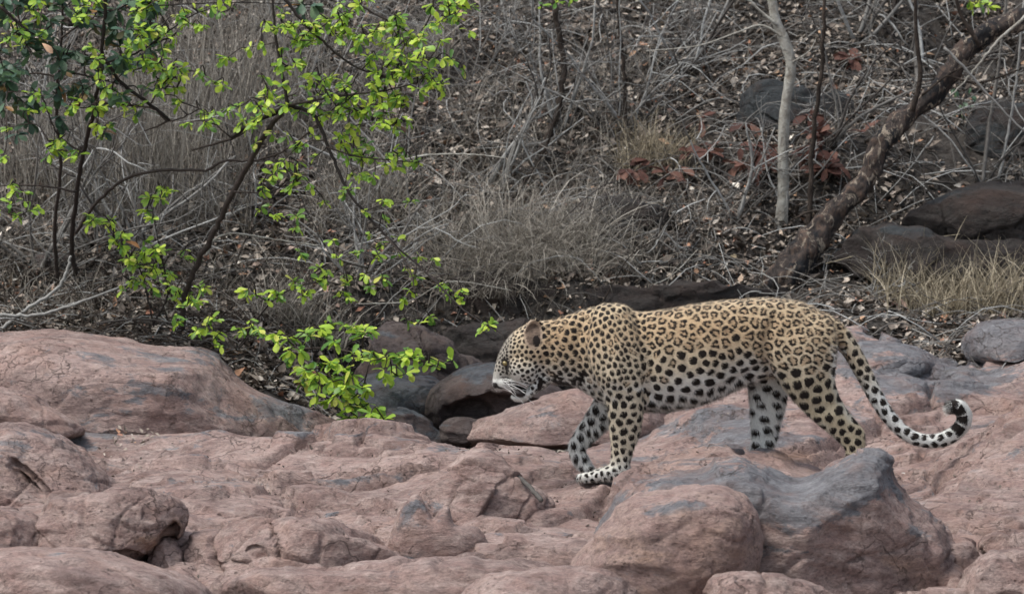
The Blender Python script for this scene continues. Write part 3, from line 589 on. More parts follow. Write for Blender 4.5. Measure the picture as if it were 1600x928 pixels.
# ------------------------------------------------------------------ bare shrubs
def grow(mb, p, d, l, r, depth, wild=.35, grav=0.0, kids=3):
    k = 7; pts = [p]; seg = l / (k - 1); dd = d.copy()
    for i in range(k - 1):
        dd = dd + R.normal(0, wild * .35, 3) + np.array([0, 0, grav]); dd /= np.linalg.norm(dd)
        pts.append(pts[-1] + dd * seg)
    pts = np.array(pts); mb.tube(pts, np.linspace(r, r * .45, k), 5 if r > .004 else 4)
    if depth > 0:
        for c in range(kids):
            i = R.randint(1, k); a = dd * .5 + R.normal(0, .75, 3); a[1] *= .6; a /= np.linalg.norm(a)
            grow(mb, pts[i], a, l * R.uniform(.45, .75), r * R.uniform(.4, .6), depth - 1, wild, grav, kids)
def bare_shrub(px, py, Y, h, stems, label, mat=None, depth=3, r=.006, lean=(0, 0), spread=.6, kids=3, wild=.35, grav=0.0):
    Y = by(px, py); c = P(px, py, Y); z = float(bank_h(np.array([c[0]]), np.array([Y]))[0]); e = empty('bare_shrub', (c[0], Y, z - .02))
    st = MB(); tw = MB()
    for s in range(stems):
        d = np.array([R.normal(lean[0], spread), R.normal(lean[1], spread * .5), 1.0]); d /= np.linalg.norm(d)
        k = 8; pts = [np.array([c[0], Y, z - .03]) + R.normal(0, .02, 3)]
        for i in range(k): d = d + R.normal(0, wild * .3, 3) + np.array([0, 0, grav]); d /= np.linalg.norm(d); pts.append(pts[-1] + d * h / k)
        pts = np.array(pts); mm = MB(); rr = r * R.uniform(.5, 1.9); mm.tube(pts, np.linspace(rr, rr * .4, k + 1), 6, knob=.3)
        mm.build('stem', mat or M_TWIG, e)
        for q in range(kids + 1):
            i = R.randint(2, k + 1); a = d * .4 + R.normal(0, .7, 3); a[1] *= .6; a /= np.linalg.norm(a)
            grow(tw, pts[i], a, h * R.uniform(.25, .55), rr * .5, depth - 1, wild, grav, kids)
    tag(tw.build('twigs', mat or M_TWIG, e), kind='stuff')
    return tag(e, label, 'shrub', 'leafless shrubs on the bank')
SH = [(880, 210, 5.4, .7, 6, 'leafless grey shrub in the upper middle with one dark upright stem', (0, 0), .5),
 (975, 200, 5.6, .8, 7, 'leafless shrub of criss crossing pale twigs left of the blue black hollow', (.2, 0), .7),
 (1080, 110, 6.2, .7, 7, 'leafless shrub with long pale twigs arching at the top centre right', (.3, 0), .8),
 (740, 130, 6.1, .7, 6, 'thin leafless shrub at the top centre beside the green branch tips', (0, 0), .6),
 (640, 300, 4.9, .7, 6, 'tangled grey shrub behind the drooping green branch', (.1, 0), .7),
 (780, 290, 4.9, .6, 6, 'low tangled shrub in the centre with thin diagonal dark stem', (.3, 0), .6),
 (560, 440, 3.9, .5, 7, 'low bare shrub with pale twigs reaching over the gully', (.5, -.1), .8),
 (1150, 330, 4.7, .5, 5, 'sparse shrub just left of the pale slim trunk base', (.1, 0), .7),
 (1300, 230, 5.4, .7, 5, 'grey bare shrub between the pale tree and the leaning trunk', (0, 0), .5),
 (1340, 60, 6.6, .8, 7, 'dense fan of fine blue grey twigs at the top right', (.4, 0), .8),
 (1540, 290, 4.9, .9, 5, 'grey bare shrub of long thin stems at the upper right edge', (.1, 0), .4),
 (1430, 120, 6.2, .8, 4, 'bare shrub with straight stems above the leaning trunk', (0, 0), .35),
 (60, 420, 3.9, .8, 8, 'thick tangle of grey brown shrub stems at the far left', (.1, 0), .8),
 (150, 400, 4.0, .8, 7, 'twiggy shrub with upright brown stems right of the left tangle', (.2, 0), .6),
 (230, 420, 3.9, .6, 6, 'low wiry shrub under the arching dark branch', (.2, 0), .9),
 (40, 250, 5.0, .8, 7, 'grey shrub behind the dark green leaves at left', (0, 0), .6),
 (400, 360, 4.4, .7, 6, 'wiry grey shrub behind the dark leaning stem', (.2, 0), .8),
 (480, 180, 5.6, .8, 6, 'grey bare shrub behind the upper green leaves', (0, 0), .6),
 (1000, 400, 4.1, .35, 5, 'low straggling twigs above the leopard back', (.5, 0), 1.0),
 (1350, 470, 3.9, .3, 4, 'few pale twigs sticking out of the bank behind the rump', (.6, 0), 1.0)]
for i, (a, b, Y, h, s, lab, ln, spd) in enumerate(SH):
    bare_shrub(a, b, Y, h, s, lab, M_TWIG, 3, .006, ln, spd)

def stick(label, pts, Ys, r0, r1, mat, name='branch', cat='branch', n=6, group=None, knob=.15):
    Ys = [min(y, by(a, b) - .05) if y > 3.4 else y for y, (a, b) in zip(Ys, pts)]; m_ = min(Ys) if name == 'branch' and Ys[0] > 3.3 else None
    Ys = [max(m_, y) if m_ is None else m_ + .5 * (y - m_) for y in Ys] if m_ is not None else Ys
    q = smooth_path([(a, b, y) for (a, b), y in zip(pts, Ys)], 7); V = P(q[:, 0], q[:, 1], q[:, 2])
    base = V[0].copy(); V = V + R.normal(0, r0 * .25, V.shape); mb = MB(); mb.tube(V - base, np.linspace(r0, r1, len(V)), n, knob=knob)
    o = mb.build(name, mat); o.location = base
    return tag(o, label, cat, group)

# ------------------------------------------------------------------ trees at right
def trunk_mesh(name, pts, rad, Ys, mat, parent, n=28, lump=.16):
    q = smooth_path([(a, b, y, r) for (a, b), y, r in zip(pts, Ys, rad)], 14); C = P(q[:, 0], q[:, 1], q[:, 2]); m = len(C)
    mb = MB(); mb.tube(C, q[:, 3], n); V = mb.v[0]
    ctr = np.concatenate([np.repeat(C, n, 0), C[:1], C[-1:]]); d = V - ctr; l = np.linalg.norm(d, axis=1)[:, None] + 1e-6
    f = 1 + lump * fbm(V * 9, 4)[:, None] + lump * .5 * perlin(V * np.array([30, 30, 8]))[:, None] + lump * .35 * np.abs(perlin(V * np.array([26, 26, 17])))[:, None]
    mb.v[0] = ctr + d * f
    return mb.build(name, mat, parent)
YL = by(1215, 445)
e = empty('leaning_tree', P(1215, 455, YL)); tag(e, 'thick dark red brown tree trunk leaning to the right over the slope', 'tree')
trunk_mesh('trunk', [(1195, 480), (1232, 430), (1262, 388), (1293, 345), (1355, 278), (1385, 212), (1458, 148), (1528, 62), (1620, 20), (1700, -20)], [.095, .085, .07, .058, .048, .052, .045, .047, .043, .038], [YL + k * .04 for k in range(10)], M_BARK, e, 56, .34)
mb = MB()
for pts, r in (([(1440, 150), (1480, 118), (1520, 100), (1560, 92)], .006), ([(1350, 275), (1385, 262), (1420, 235)], .005), ([(1530, 70), (1500, 20), (1490, -30)], .012), ([(1425, 175), (1438, 120), (1432, 60), (1430, -10)], .014), ([(1300, 340), (1270, 330), (1235, 345)], .008), ([(1480, 118), (1530, 130), (1590, 110)], .007)):
    q = smooth_path([(a, b) for a, b in pts], 5); mb.tube(P(q[:, 0], q[:, 1], YL + .15), np.linspace(r, r * .5, len(q)), 6); mb.build('limb', M_DBARK, e); mb = MB()
YP = by(1219, 352)
e = empty('pale_tree', P(1222, 355, YP)); tag(e, 'slim whitish grey tree trunk standing upright left of the leaning trunk', 'tree')
trunk_mesh('trunk', [(1219, 360), (1224, 300), (1224, 220), (1228, 160), (1236, 105), (1226, 65), (1212, 30), (1205, -10), (1200, -60)], [.032, .028, .026, .024, .026, .026, .024, .022, .02], [YP] * 9, M_PALE, e, 16, .1)
mb = MB()
for pts, r in (([(1226, 60), (1190, 40), (1150, 52), (1090, 72), (1010, 80)], .006), ([(1215, 40), (1180, 10), (1160, -20)], .008), ([(1234, 100), (1265, 80), (1275, 60)], .005)):
    q = smooth_path([(a, b) for a, b in pts], 5); mb.tube(P(q[:, 0], q[:, 1], YP - .02), np.linspace(r, r * .4, len(q)), 6); mb.build('limb', M_PALE, e); mb = MB()
for (lab, pts, Y, r0, r1, mt) in [
    ('thin dark upright sapling stem right of the pale tree', [(1262, 400), (1266, 300), (1272, 200), (1285, 90), (1290, -20)], 4.9, .014, .008, M_DBARK),
    ('straight tan sapling stem above the leaning trunk', [(1434, 150), (1432, 100), (1430, 40), (1432, -20)], 5.4, .012, .009, M_TWIG),
    ('dark grey sapling stem with a fork in the upper middle', [(845, 240), (870, 180), (880, 100), (868, 30), (872, -20)], 5.3, .018, .012, M_DBARK),
    ('thin straight dark sapling at the top centre', [(978, 200), (975, 120), (968, 40), (962, -20)], 5.6, .011, .007, M_DBARK),
    ('grey sapling stem beside the top right twig fan', [(1392, 100), (1394, 40), (1400, -20)], 6.0, .012, .01, M_DBARK),
    ('slender grey stem at upper right curving upward', [(1535, 290), (1545, 200), (1560, 110), (1570, 20), (1575, -20)], 4.8, .009, .006, M_TWIG),
    ('second slender grey stem close to the upper right edge', [(1560, 280), (1580, 180), (1592, 90), (1600, 0)], 4.9, .007, .005, M_TWIG)]:
    Y = by(*pts[0]) if pts[0][1] > 160 else Y; stick(lab, pts, [Y] * len(pts), r0, r1, mt, 'sapling', 'sapling')
for (lab, pts, Y, r0, r1, mt) in [
    ('pale bare branch slanting down across the upper right from the leaning trunk', [(1475, 75), (1510, 110), (1550, 155), (1605, 210)], 3.9, .007, .005, M_TWIG),
    ('white curved branch crossing the leaning trunk near the top right corner', [(1610, 18), (1560, 65), (1530, 100), (1510, 125), (1485, 150)], 3.95, .008, .003, M_PALE),
    ('smooth curved grey branch end poking out right of the green leaves', [(575, 268), (620, 252), (680, 242), (740, 242), (790, 247)], 3.6, .006, .003, M_PALE),
    ('whitish twisted twig beside the dark leaning stem', [(322, 400), (335, 375), (360, 365), (395, 368), (430, 374), (500, 385)], 3.0, .006, .0025, M_PALE),
    ('long thin pale twig lying over the gully behind the low sprigs', [(560, 475), (640, 470), (700, 440), (780, 450), (800, 455)], 3.3, .003, .0015, M_PALE),
    ('thin dark twig rising diagonally above the leopard shoulder', [(938, 478), (960, 440), (985, 400), (1030, 370)], 3.6, .004, .002, M_DBARK),
    ('thin dark branch slanting down through the middle of the bank', [(800, 310), (830, 270), (855, 225), (880, 150)], 4.6, .008, .006, M_DBARK),
    ('pale twig slanting low over the bank behind the leopard back', [(1010, 450), (1050, 430), (1090, 390)], 3.7, .003, .002, M_PALE),
    ('long pale grass stalk bending across behind the leopard rump', [(1290, 412), (1350, 396), (1420, 378), (1500, 366)], 3.85, .0025, .0015, M_GRASS),
    ('pale twig rooted beside the right straw grass', [(1490, 520), (1500, 490), (1530, 462)], 3.6, .005, .003, M_TWIG),
    ('grey dead stick stretched along the ground above the left slab', [(0, 492), (60, 492), (130, 470), (200, 445), (260, 430)], 3.0, .008, .004, M_TWIG),
    ('forked pale root lying on the litter at the far left', [(0, 515), (40, 485), (90, 450), (105, 420), (110, 400)], 3.2, .009, .006, M_TWIG),
    ('brown stick lying among leaves above the left slab middle', [(150, 505), (220, 498), (300, 510), (380, 512)], 2.75, .005, .003, M_TWIG)]:
    stick(lab, pts, [Y] * len(pts), r0, r1, mt)

# ------------------------------------------------------------------ green plants
LEAFS = []
for (fo, cu, mt, nm) in ((.3, .12, M_GREEN, 'leaf'), (.2, .35, M_GREEN, 'leaf'), (.45, .05, M_GREEN, 'leaf')):
    v, q = leaf_template(fo, cu); o_ = mesh_np('leaf', v, [q], mt); me_ = o_.data; bpy.data.objects.remove(o_); LEAFS.append(me_)
DLEAFS = []; RLEAFS = []
for src, dst, mt in ((LEAFS, DLEAFS, M_DGREEN), (LEAFS, RLEAFS, M_RED)):
    for me_ in src: m2 = me_.copy(); m2.materials.clear(); m2.materials.append(mt); dst.append(m2)
def plant(name, label, cat, base, branches, clusters, leaves, mass_mat, dark=M_DTWIG, lsize=(.022, .054), yjit=.22, per=(5, 10), group=None, joint=.14, limit=290):
    """branches: list of (pts, Y list or value, r0, r1); clusters: (px,py,Y)"""
    e = empty(name, base); tag(e, label, cat, group)
    samples = []
    for (pts, Ys, r0, r1) in branches:
        Ys = [Ys] * len(pts) if not isinstance(Ys, (list, tuple)) else Ys
        q = smooth_path([(a, b, y) for (a, b), y in zip(pts, Ys)], 8); V = P(q[:, 0], q[:, 1], q[:, 2]); V += R.normal(0, r0 * .2, V.shape)
        mb = MB(); mb.tube(V, np.linspace(r0, r1, len(V)), 8, knob=.2); mb.build('branch', dark, e)
        samples.append(V)
    SV = np.concatenate(samples)
    tw = MB(); jobs = []
    for c in clusters:
        Y = c[2] + R.normal(0, yjit * .5); q = P(c[0], c[1], Y)
        dd = np.linalg.norm((SV - q) * np.array([1, .5, 1]), axis=1); i = np.argmin(dd); s = SV[i]
        mid = (s + q) / 2 + R.normal(0, .02, 3) + np.array([0, 0, .02])
        path = smooth_path([s, mid, q], 4); tw.tube(path, np.linspace(.0035, .0015, len(path)), 4)
        SV = np.concatenate([SV, path[3:]])
        axis_ = q - mid; axis_ /= np.linalg.norm(axis_) + 1e-6
        nl = R.randint(per[0], per[1]) if len(c) < 4 else c[3]
        for k in range(nl):
            a = axis_ * .45 + R.normal(0, .62, 3); a[2] = a[2] * .55 - .05; a[1] *= .85; a /= np.linalg.norm(a)
            up_ = np.array([R.normal(0, .45), R.normal(-.25, .45), 1.0]); b = np.cross(up_, a); b /= np.linalg.norm(b); cc = np.cross(a, b)
            s_ = R.uniform(*lsize) * (c[4] if len(c) > 4 else 1)
            st = q - axis_ * R.uniform(0, .03)
            Mx = np.stack([a * s_, b * s_ * R.uniform(.8, 1.15), cc * s_], 1)
            jobs.append((s_, Mx, st))
    tw.build('twigs', dark, e)['kind'] = 'stuff'
    jobs.sort(key=lambda j: -j[0])
    from mathutils import Matrix
    b0 = np.array(e.location)
    for (s_, Mx, st) in jobs[:limit]:
        o = link('leaf', leaves[R.randint(len(leaves))], e)
        m4 = Matrix.Identity(4)
        for r_ in range(3):
            for c_ in range(3): m4[r_][c_] = Mx[r_, c_]
            m4[r_][3] = st[r_] - b0[r_]
        o.matrix_local = m4
    rest = jobs[limit:]
    if rest:
        V, F = scatter(LV, [LQ], np.array([j[1] for j in rest]), np.array([j[2] for j in rest]) - b0)
        o = mesh_np('leaves', V, F, mass_mat, e, {'rnd': np.repeat(R.rand(len(rest)), len(LV))}); o['kind'] = 'stuff'
    return e
def jitter(cl, n, d):
    out = list(cl)
    for c in cl:
        for k in range(n): out.append((c[0] + R.normal(0, d), c[1] + R.normal(0, d * .7), c[2]))
    return out
Yc = 2.3
C1 = [(x, y, Yc) for x, y in [(385, 75), (432, 48), (455, 48), (480, 62), (495, 50), (520, 30), (470, 60), (600, 45), (620, 42), (585, 50), (645, 60), (670, 40), (660, 62), (625, 85), (600, 92), (655, 92), (680, 98),
  (675, 128), (640, 120), (612, 112), (500, 128), (515, 138), (560, 150), (590, 165), (620, 160), (655, 150), (570, 180), (600, 195), (545, 200), (620, 190), (490, 168), (520, 180), (410, 158), (400, 170), (445, 152),
  (385, 200), (425, 210), (555, 238), (580, 250), (612, 248), (645, 256), (552, 275), (540, 225), (510, 160), (540, 160), (580, 130), (330, 185), (470, 230), (440, 255), (465, 275), (410, 300), (700, 12), (712, 30), (690, 0), (560, 10), (440, 90), (470, 95), (560, 60), (540, 40)]]
C1 = jitter(C1, 4, 21)
C1 += [(x + R.normal(0, 16), y + R.normal(0, 14), Yc - .2) for x, y in [(520, 300), (560, 330), (590, 380), (640, 380), (650, 430), (610, 410), (670, 455), (600, 460), (640, 480), (560, 420), (540, 400), (500, 390), (480, 370), (700, 480), (730, 480), (440, 330), (400, 340), (500, 320)]]
C1 += [(x, y, Yc - .2) for x, y in [(600, 318), (640, 316), (603, 348), (578, 368), (622, 368), (655, 402), (682, 408), (632, 428), (645, 455), (690, 450), (702, 462), (600, 440), (580, 452), (465, 340), (470, 402), (560, 395)]]
C1 += [(655, 505, 1.9, 3, 1.1), (722, 472, 1.9), (762, 508, 1.3, 9, .9), (770, 512, 1.3, 7), (752, 516, 1.3, 4), (787, 540, 1.2, 2, .7)]
plant('leafy_tree', 'young green leaved tree with dark leaning stem, its branch drooping toward the leopard head', 'tree', P(287, 500, 2.9),
      [([(285, 515), (287, 470), (305, 420), (335, 360), (362, 305), (395, 245), (425, 195), (450, 165)], [2.9, 2.85, 2.8, 2.7, 2.6, 2.5, 2.4, 2.35], .0145, .011),
       ([(450, 165), (440, 110), (430, 50), (425, -20)], 2.3, .008, .005), ([(450, 165), (520, 152), (600, 142), (660, 128)], 2.3, .006, .002),
       ([(430, -20), (470, 30), (510, 70), (555, 105), (600, 118)], 2.3, .008, .003), ([(530, -20), (565, 10), (610, 35), (650, 60), (670, 95)], 2.3, .006, .002),
       ([(450, 165), (490, 180), (515, 235), (545, 300), (600, 365), (660, 420), (720, 480), (765, 512)], [2.35, 2.3, 2.25, 2.2, 2.1, 2.0, 1.7, 1.3], .009, .0025),
       ([(510, 230), (560, 245), (610, 250), (650, 254)], 2.25, .004, .002), ([(360, 215), (400, 190), (450, 165)], 2.4, .009, .012), ([(365, 300), (420, 300), (465, 278)], 2.5, .004, .002),
       ([(600, 365), (640, 420), (655, 500)], [2.1, 2.0, 1.9], .004, .002), ([(570, 330), (600, 320), (640, 316)], 2.1, .003, .0015)],
      C1, LEAFS, M_GREENS)
C2 = [(R.uniform(200, 300), R.uniform(0, 165), 2.7) for k in range(22)] + [(R.uniform(0, 200), R.uniform(0, 260), 2.6) for k in range(14)] + [(x, y, 2.6) for x, y in [(235, 50), (262, 60), (255, 85), (240, 100), (270, 105), (262, 130), (225, 105), (250, 148), (205, 72), (215, 30), (280, 25), (300, 40), (330, 12), (345, 20), (318, 120), (335, 130), (160, 110), (155, 130), (180, 155), (190, 165), (175, 140), (60, 150), (72, 170), (105, 178), (85, 225), (75, 245), (90, 235), (150, 200), (160, 215), (15, 65), (35, 68), (28, 50), (120, 30), (60, 5), (10, 10), (10, 200), (5, 250), (15, 290), (25, 300), (40, 320), (60, 325), (15, 320), (320, 180), (210, 180)]]
plant('leafy_tree', 'tree at the top left with mixed bright leaves hanging over the dark green foliage', 'tree', P(115, 420, 3.6),
      [([(118, 430), (112, 380), (120, 300), (135, 220), (150, 160), (160, 90), (165, 0), (168, -20)], [3.6, 3.5, 3.3, 3.1, 2.9, 2.8, 2.7, 2.7], .012, .007),
       ([(150, 160), (200, 165), (240, 170), (265, 190), (310, 172)], 2.75, .006, .003), ([(265, 188), (230, 160), (190, 130), (165, 95)], 2.75, .007, .008), ([(265, 188), (240, 200), (225, 205)], 2.75, .005, .003),
       ([(0, 10), (40, 45), (70, 60)], 2.6, .008, .004), ([(160, 100), (220, 80), (290, 30), (340, 10)], 2.7, .005, .002), ([(130, 240), (90, 210), (70, 160), (60, 140)], 2.8, .005, .002), ([(120, 300), (60, 290), (0, 290)], 3.0, .005, .003)],
      jitter(C2, 1, 12), LEAFS, M_GREENS)
C3 = [(R.uniform(-20, 250), R.uniform(-20, 175) * (1 - .3 * R.rand()), 2.8 + R.normal(0, .12)) for k in range(105)] + [(R.uniform(0, 180), R.uniform(120, 230), 2.9) for k in range(10)] + [(490, 8, 2.7), (470, 12, 2.7), (1000, -10, 2.8)][:2]
plant('dark_leafed_tree', 'dark blue green foliage with a few orange leaves filling the top left corner', 'tree', P(95, 430, 3.7),
      [([(90, 440), (85, 360), (95, 260), (88, 160), (95, 80), (100, -20)], [3.7, 3.5, 3.3, 3.1, 3.0, 2.9], .010, .005), ([(92, 120), (50, 115), (0, 122)], 3.0, .005, .003), ([(92, 110), (140, 120), (200, 135)], 3.0, .006, .002), ([(95, 60), (140, 30), (200, 10)], 2.95, .005, .002)],
      C3, DLEAFS, M_DGREENS, lsize=(.05, .085), limit=280)
C4 = [(x, y, 2.75) for x, y in [(190, 385), (205, 400), (225, 398), (245, 400), (215, 415), (235, 425), (250, 440), (262, 430), (225, 440), (270, 452), (282, 460), (240, 388), (150, 340), (170, 345), (240, 340), (235, 310), (255, 300), (180, 375), (210, 435), (295, 405)]]
plant('leafy_shrub', 'low shrub patch with bright leaves left of the dark leaning stem', 'shrub', P(240, 500, 2.8),
      [([(240, 510), (232, 470), (222, 430), (205, 400), (185, 380)], 2.8, .005, .002), ([(240, 505), (262, 460), (252, 400), (240, 340)], 2.8, .005, .002)], jitter(C4, 2, 12), LEAFS, M_GREENS)
C5 = [(x, y, 1.75) for x, y in [(430, 522), (450, 536), (470, 548), (478, 578), (500, 588), (492, 602), (520, 596), (540, 604), (532, 622), (512, 628), (545, 642), (560, 632), (578, 652), (600, 655), (614, 666), (590, 640), (560, 655), (550, 590), (535, 575), (510, 570), (485, 592), (570, 605), (525, 610), (550, 618), (475, 600)]]
C5b = [(x, y, 1.95) for x, y in [(570, 560), (590, 562), (610, 565), (635, 555), (655, 558), (672, 566), (682, 572), (610, 592), (640, 580), (545, 560), (560, 520), (575, 515), (520, 530), (480, 520), (500, 515)]]
plant('leafy_shrub', 'dense bright green sprig hanging over the end of the left slab', 'shrub', P(450, 545, 2.4),
      [([(440, 560), (455, 545), (490, 570), (530, 600), (575, 640), (620, 672)], [2.4, 2.2, 1.9, 1.8, 1.75, 1.7], .007, .002), ([(455, 545), (520, 545), (590, 558), (650, 560), (688, 575)], [2.2, 2.1, 2.0, 1.95, 1.9], .005, .002), ([(500, 575), (540, 590), (570, 605)], 1.85, .003, .002)],
      jitter(C5, 1, 9) + jitter(C5b, 1, 10), LEAFS, M_GREENS, lsize=(.035, .07))
C6 = [(x, y, 2.4) for x, y in [(330, 500), (338, 525), (305, 520), (345, 540), (390, 500), (310, 470), (290, 478), (405, 515), (380, 520), (270, 500), (420, 470), (430, 455), (460, 440), (500, 440), (510, 425), (540, 445), (545, 465), (480, 460), (520, 505), (550, 515), (400, 460), (310, 445)]]
plant('leafy_shrub', 'sparse scattering of green sprigs on the litter above the slab edge', 'shrub', P(370, 540, 2.5),
      [([(370, 545), (350, 520), (325, 495), (300, 470)], 2.5, .004, .002), ([(372, 545), (400, 500), (440, 460), (500, 440), (545, 450)], 2.5, .005, .002), ([(372, 545), (400, 520), (460, 510), (550, 518)], 2.4, .004, .002)], jitter(C6, 1, 12), LEAFS, M_GREENS)
# arching dark branch crossing the left
stick('long dark branch arching from the left shrubs up to the green leaves', [(118, 365), (150, 318), (200, 278), (260, 266), (322, 265), (350, 252), (400, 250), (440, 238), (490, 200), (530, 160), (560, 115)], [3.3, 3.1, 2.9, 2.8, 2.75, 2.7, 2.65, 2.6, 2.5, 2.45, 2.4], .008, .003, M_DTWIG)
stick('dark forked branch beside the leafy stem', [(300, 235), (335, 225), (372, 212), (400, 190), (455, 168)], [2.6] * 5, .004, .01, M_DTWIG)
# russet shrub and small greens on the slope
CR = [(R.normal(1190, 10), R.uniform(180, 270), 0) for k in range(9)] + [(R.normal(1290, 34), R.normal(232, 26), 0) for k in range(12)] + [(R.normal(1080, 60), R.normal(240, 32), 0) for k in range(11)] + [(1330, 90, 0), (1335, 100, 0), (1040, 270, 0), (1060, 280, 0)]
CR = [(a, b, by(a, b + 22) - .05) for a, b, _ in CR]; YR = by(1220, 300) - .1
plant('russet_shrub', 'withered shrub with drooping russet red leaves behind the pale tree', 'shrub', P(1220, 310, YR),
      [([(1220, 315), (1200, 270), (1190, 200)], YR, .006, .003), ([(1220, 315), (1270, 280), (1310, 230)], YR, .006, .003), ([(1220, 315), (1150, 280), (1080, 240)], YR, .006, .003)], CR, RLEAFS, M_LIT, dark=M_TWIG, lsize=(.055, .11), per=(4, 8), yjit=.05)
YG = by(1505, 205) - .05
CG = [(1490, 145, YG), (1505, 160, YG), (1520, 150, YG), (1515, 170, YG), (1500, 180, YG)]
plant('small_plant', 'small fresh green plant beside the leaning trunk at the upper right', 'plant', P(1505, 200, YG), [([(1505, 210), (1505, 180), (1500, 150)], YG, .003, .002)], CG, DLEAFS, M_GREENS, lsize=(.03, .05), per=(3, 6))
plant('small_plant', 'yellow green sprig at the top right edge', 'plant', P(1525, 30, 5.4), [([(1530, 40), (1525, 10), (1520, -10)], 5.4, .003, .002)], [(1515, 5, 5.4), (1530, 8, 5.4), (1545, 12, 5.4)], LEAFS, M_GREENS, lsize=(.04, .07))
plant('small_plant', 'tiny green sprigs in the grass above the leopard shoulder', 'plant', P(925, 450, 3.9), [([(925, 455), (930, 440), (935, 428)], 3.9, .003, .002)], [(888, 432, 3.9, 3), (930, 440, 3.9, 3), (940, 415, 3.9, 3), (978, 470, 3.8, 2)], LEAFS, M_GREENS, lsize=(.02, .035))
plant('small_plant', 'bright leaf cluster hanging into view at the very top centre', 'plant', P(850, -20, 4.0), [([(880, -30), (855, -5), (845, 10)], 4.0, .003, .002)], [(848, 8, 4.0), (870, 6, 4.0), (895, -2, 4.0)], LEAFS, M_GREENS, lsize=(.03, .05))

# single leaves and scraps that can be picked out
def single(name, label, px, py, Y, s, col, ang=0, cat='dead leaf', hf=None, tilt=(.2, 0), w=1.0):
    m, t, b = newmat('dry_leaf_surface', .7); c = ramp(t, noise(t, 40, 4, .6, mapping(t, (1, 1, 1))), [(.3, tuple(x * .6 for x in col)), (.7, col)]); L(t, c, b.inputs['Base Color'])
    v, q = leaf_template(.35, .4); v = v * np.array([s, s * w, s]); v = v @ rotm(tilt[0], tilt[1], ang).T
    if Y > 3.3: Y = by(px, py) - .03
    p = P(px, py, Y)
    if hf is not None: p[2] = float(hf(np.array([p[0]]), np.array([Y]))[0]) + .012
    o = mesh_np(name, v, [q], m); o.location = p
    return tag(o, label, cat)
single('dry_leaf', 'curled dark red fallen leaf with a pale edge on the earth behind the tail', 1375, 478, 3.55, .095, (.2, .06, .055), .1, tilt=(.7, -.2), w=1.2)
single('dry_leaf', 'tan fallen leaf on the bank just above the leopard rump', 1320, 450, 3.75, .08, (.4, .28, .17), .4, tilt=(.8, .2))
single('dry_leaf', 'orange brown leaf on the slope below the angular dark rock', 978, 358, 4.2, .05, (.5, .27, .16), 1.3, tilt=(.9, .2))
single('dry_leaf', 'orange leaf caught in the shrub above the low leafy patch at left', 195, 378, 2.7, .07, (.5, .24, .1), .1, tilt=(.5, .1))
single('dry_leaf', 'peach coloured leaf hanging in the dark foliage at the top left', 66, 68, 2.5, .06, (.62, .4, .26), -.6, tilt=(.8, .5))
single('dry_leaf', 'pale tan leaf on the slope above the leopard back', 1140, 400, 4.1, .06, (.5, .4, .26), .2, tilt=(.8, 0))
single('dry_leaf', 'pale grey leaf on the slope beside the big rounded dark rock', 1490, 290, 4.7, .09, (.5, .47, .42), .2, tilt=(.9, 0))
single('dry_leaf', 'small white dry leaf lying flat on the platform left of centre', 500, 751, .05, .03, (.75, .74, .7), .2, hf=rock_h, tilt=(.5, 0))
single('dry_leaf', 'crumpled whitish dry leaf in the cleft beside the squarish boulder', 308, 833, -1.35, .09, (.6, .58, .52), .15, tilt=(.7, 0))
single('dry_leaf', 'tiny white leaf scrap on the platform right of the tail boulder', 1408, 722, .4, .025, (.8, .78, .74), .1, hf=rock_h, tilt=(.4, 0))
stick('short dark twig lying on the platform beside the small white leaf', [(470, 744), (484, 748), (500, 751)], [.1, .08, .06], .004, .003, M_DTWIG, 'twig', 'twig')
stick('dark weathered stick lodged in the rock crevice before the front paw', [(778, 722), (800, 738), (825, 758), (846, 782)], [-.28, -.42, -.55, -.65], .007, .010, M_TWIG, 'stick', 'stick', 8)
litter('leaf_litter', 14000, .006, .018, M_LIT, 'stuff', 'scraps of dead leaf and grit scattered in the joints between the foreground rocks', 'leaf litter', -2.3, 2.3, -3.0, 1.6, tone=(0, .8), hf=rock_h, keep=lambda p: (rock_h(p[:, 0] + .07, p[:, 1]) + rock_h(p[:, 0] - .07, p[:, 1]) + rock_h(p[:, 0], p[:, 1] + .07) + rock_h(p[:, 0], p[:, 1] - .07)) / 4 - p[:, 2] > .0055)
litter('leaf_litter', 60, .012, .03, M_LIT, 'stuff', 'pale scraps of dead leaf in the notch beside the low rock wedge at left', 'leaf litter', -1.72, -1.5, 1.0, 1.5, tone=(.6, 1), hf=lambda x, y: rock_h(x, y) + .0)

# ------------------------------------------------------------------ the leopard
VOX = .0038
lv = []; lf = []; ln_ = 0
def add_rings(rings):
    global ln_
    rings = np.asarray(rings); m, n = rings.shape[:2]; V = np.concatenate([rings.reshape(-1, 3), rings[0].mean(0)[None], rings[-1].mean(0)[None]])
    i = np.arange(m - 1)[:, None] * n; j = np.arange(n)[None]
    Q = np.stack([i + j, i + (j + 1) % n, i + n + (j + 1) % n, i + n + j], -1).reshape(-1, 4); j = np.arange(n)
    T = np.concatenate([np.stack([np.full(n, m * n), (j + 1) % n, j], -1), np.stack([np.full(n, m * n + 1), (m - 1) * n + j, (m - 1) * n + (j + 1) % n], -1)])
    # make normals point outward consistently (volume sign)
    tri = np.concatenate([Q[:, [0, 1, 2]], Q[:, [0, 2, 3]], T]); a, b, c = V[tri[:, 0]], V[tri[:, 1]], V[tri[:, 2]]
    vol = np.einsum('ij,ij->i', a - V.mean(0), np.cross(b - V.mean(0), c - V.mean(0))).sum()
    if vol < 0: Q = Q[:, ::-1]; T = T[:, ::-1]
    lv.append(V); lf.append((Q + ln_, T + ln_)); ln_ += len(V)
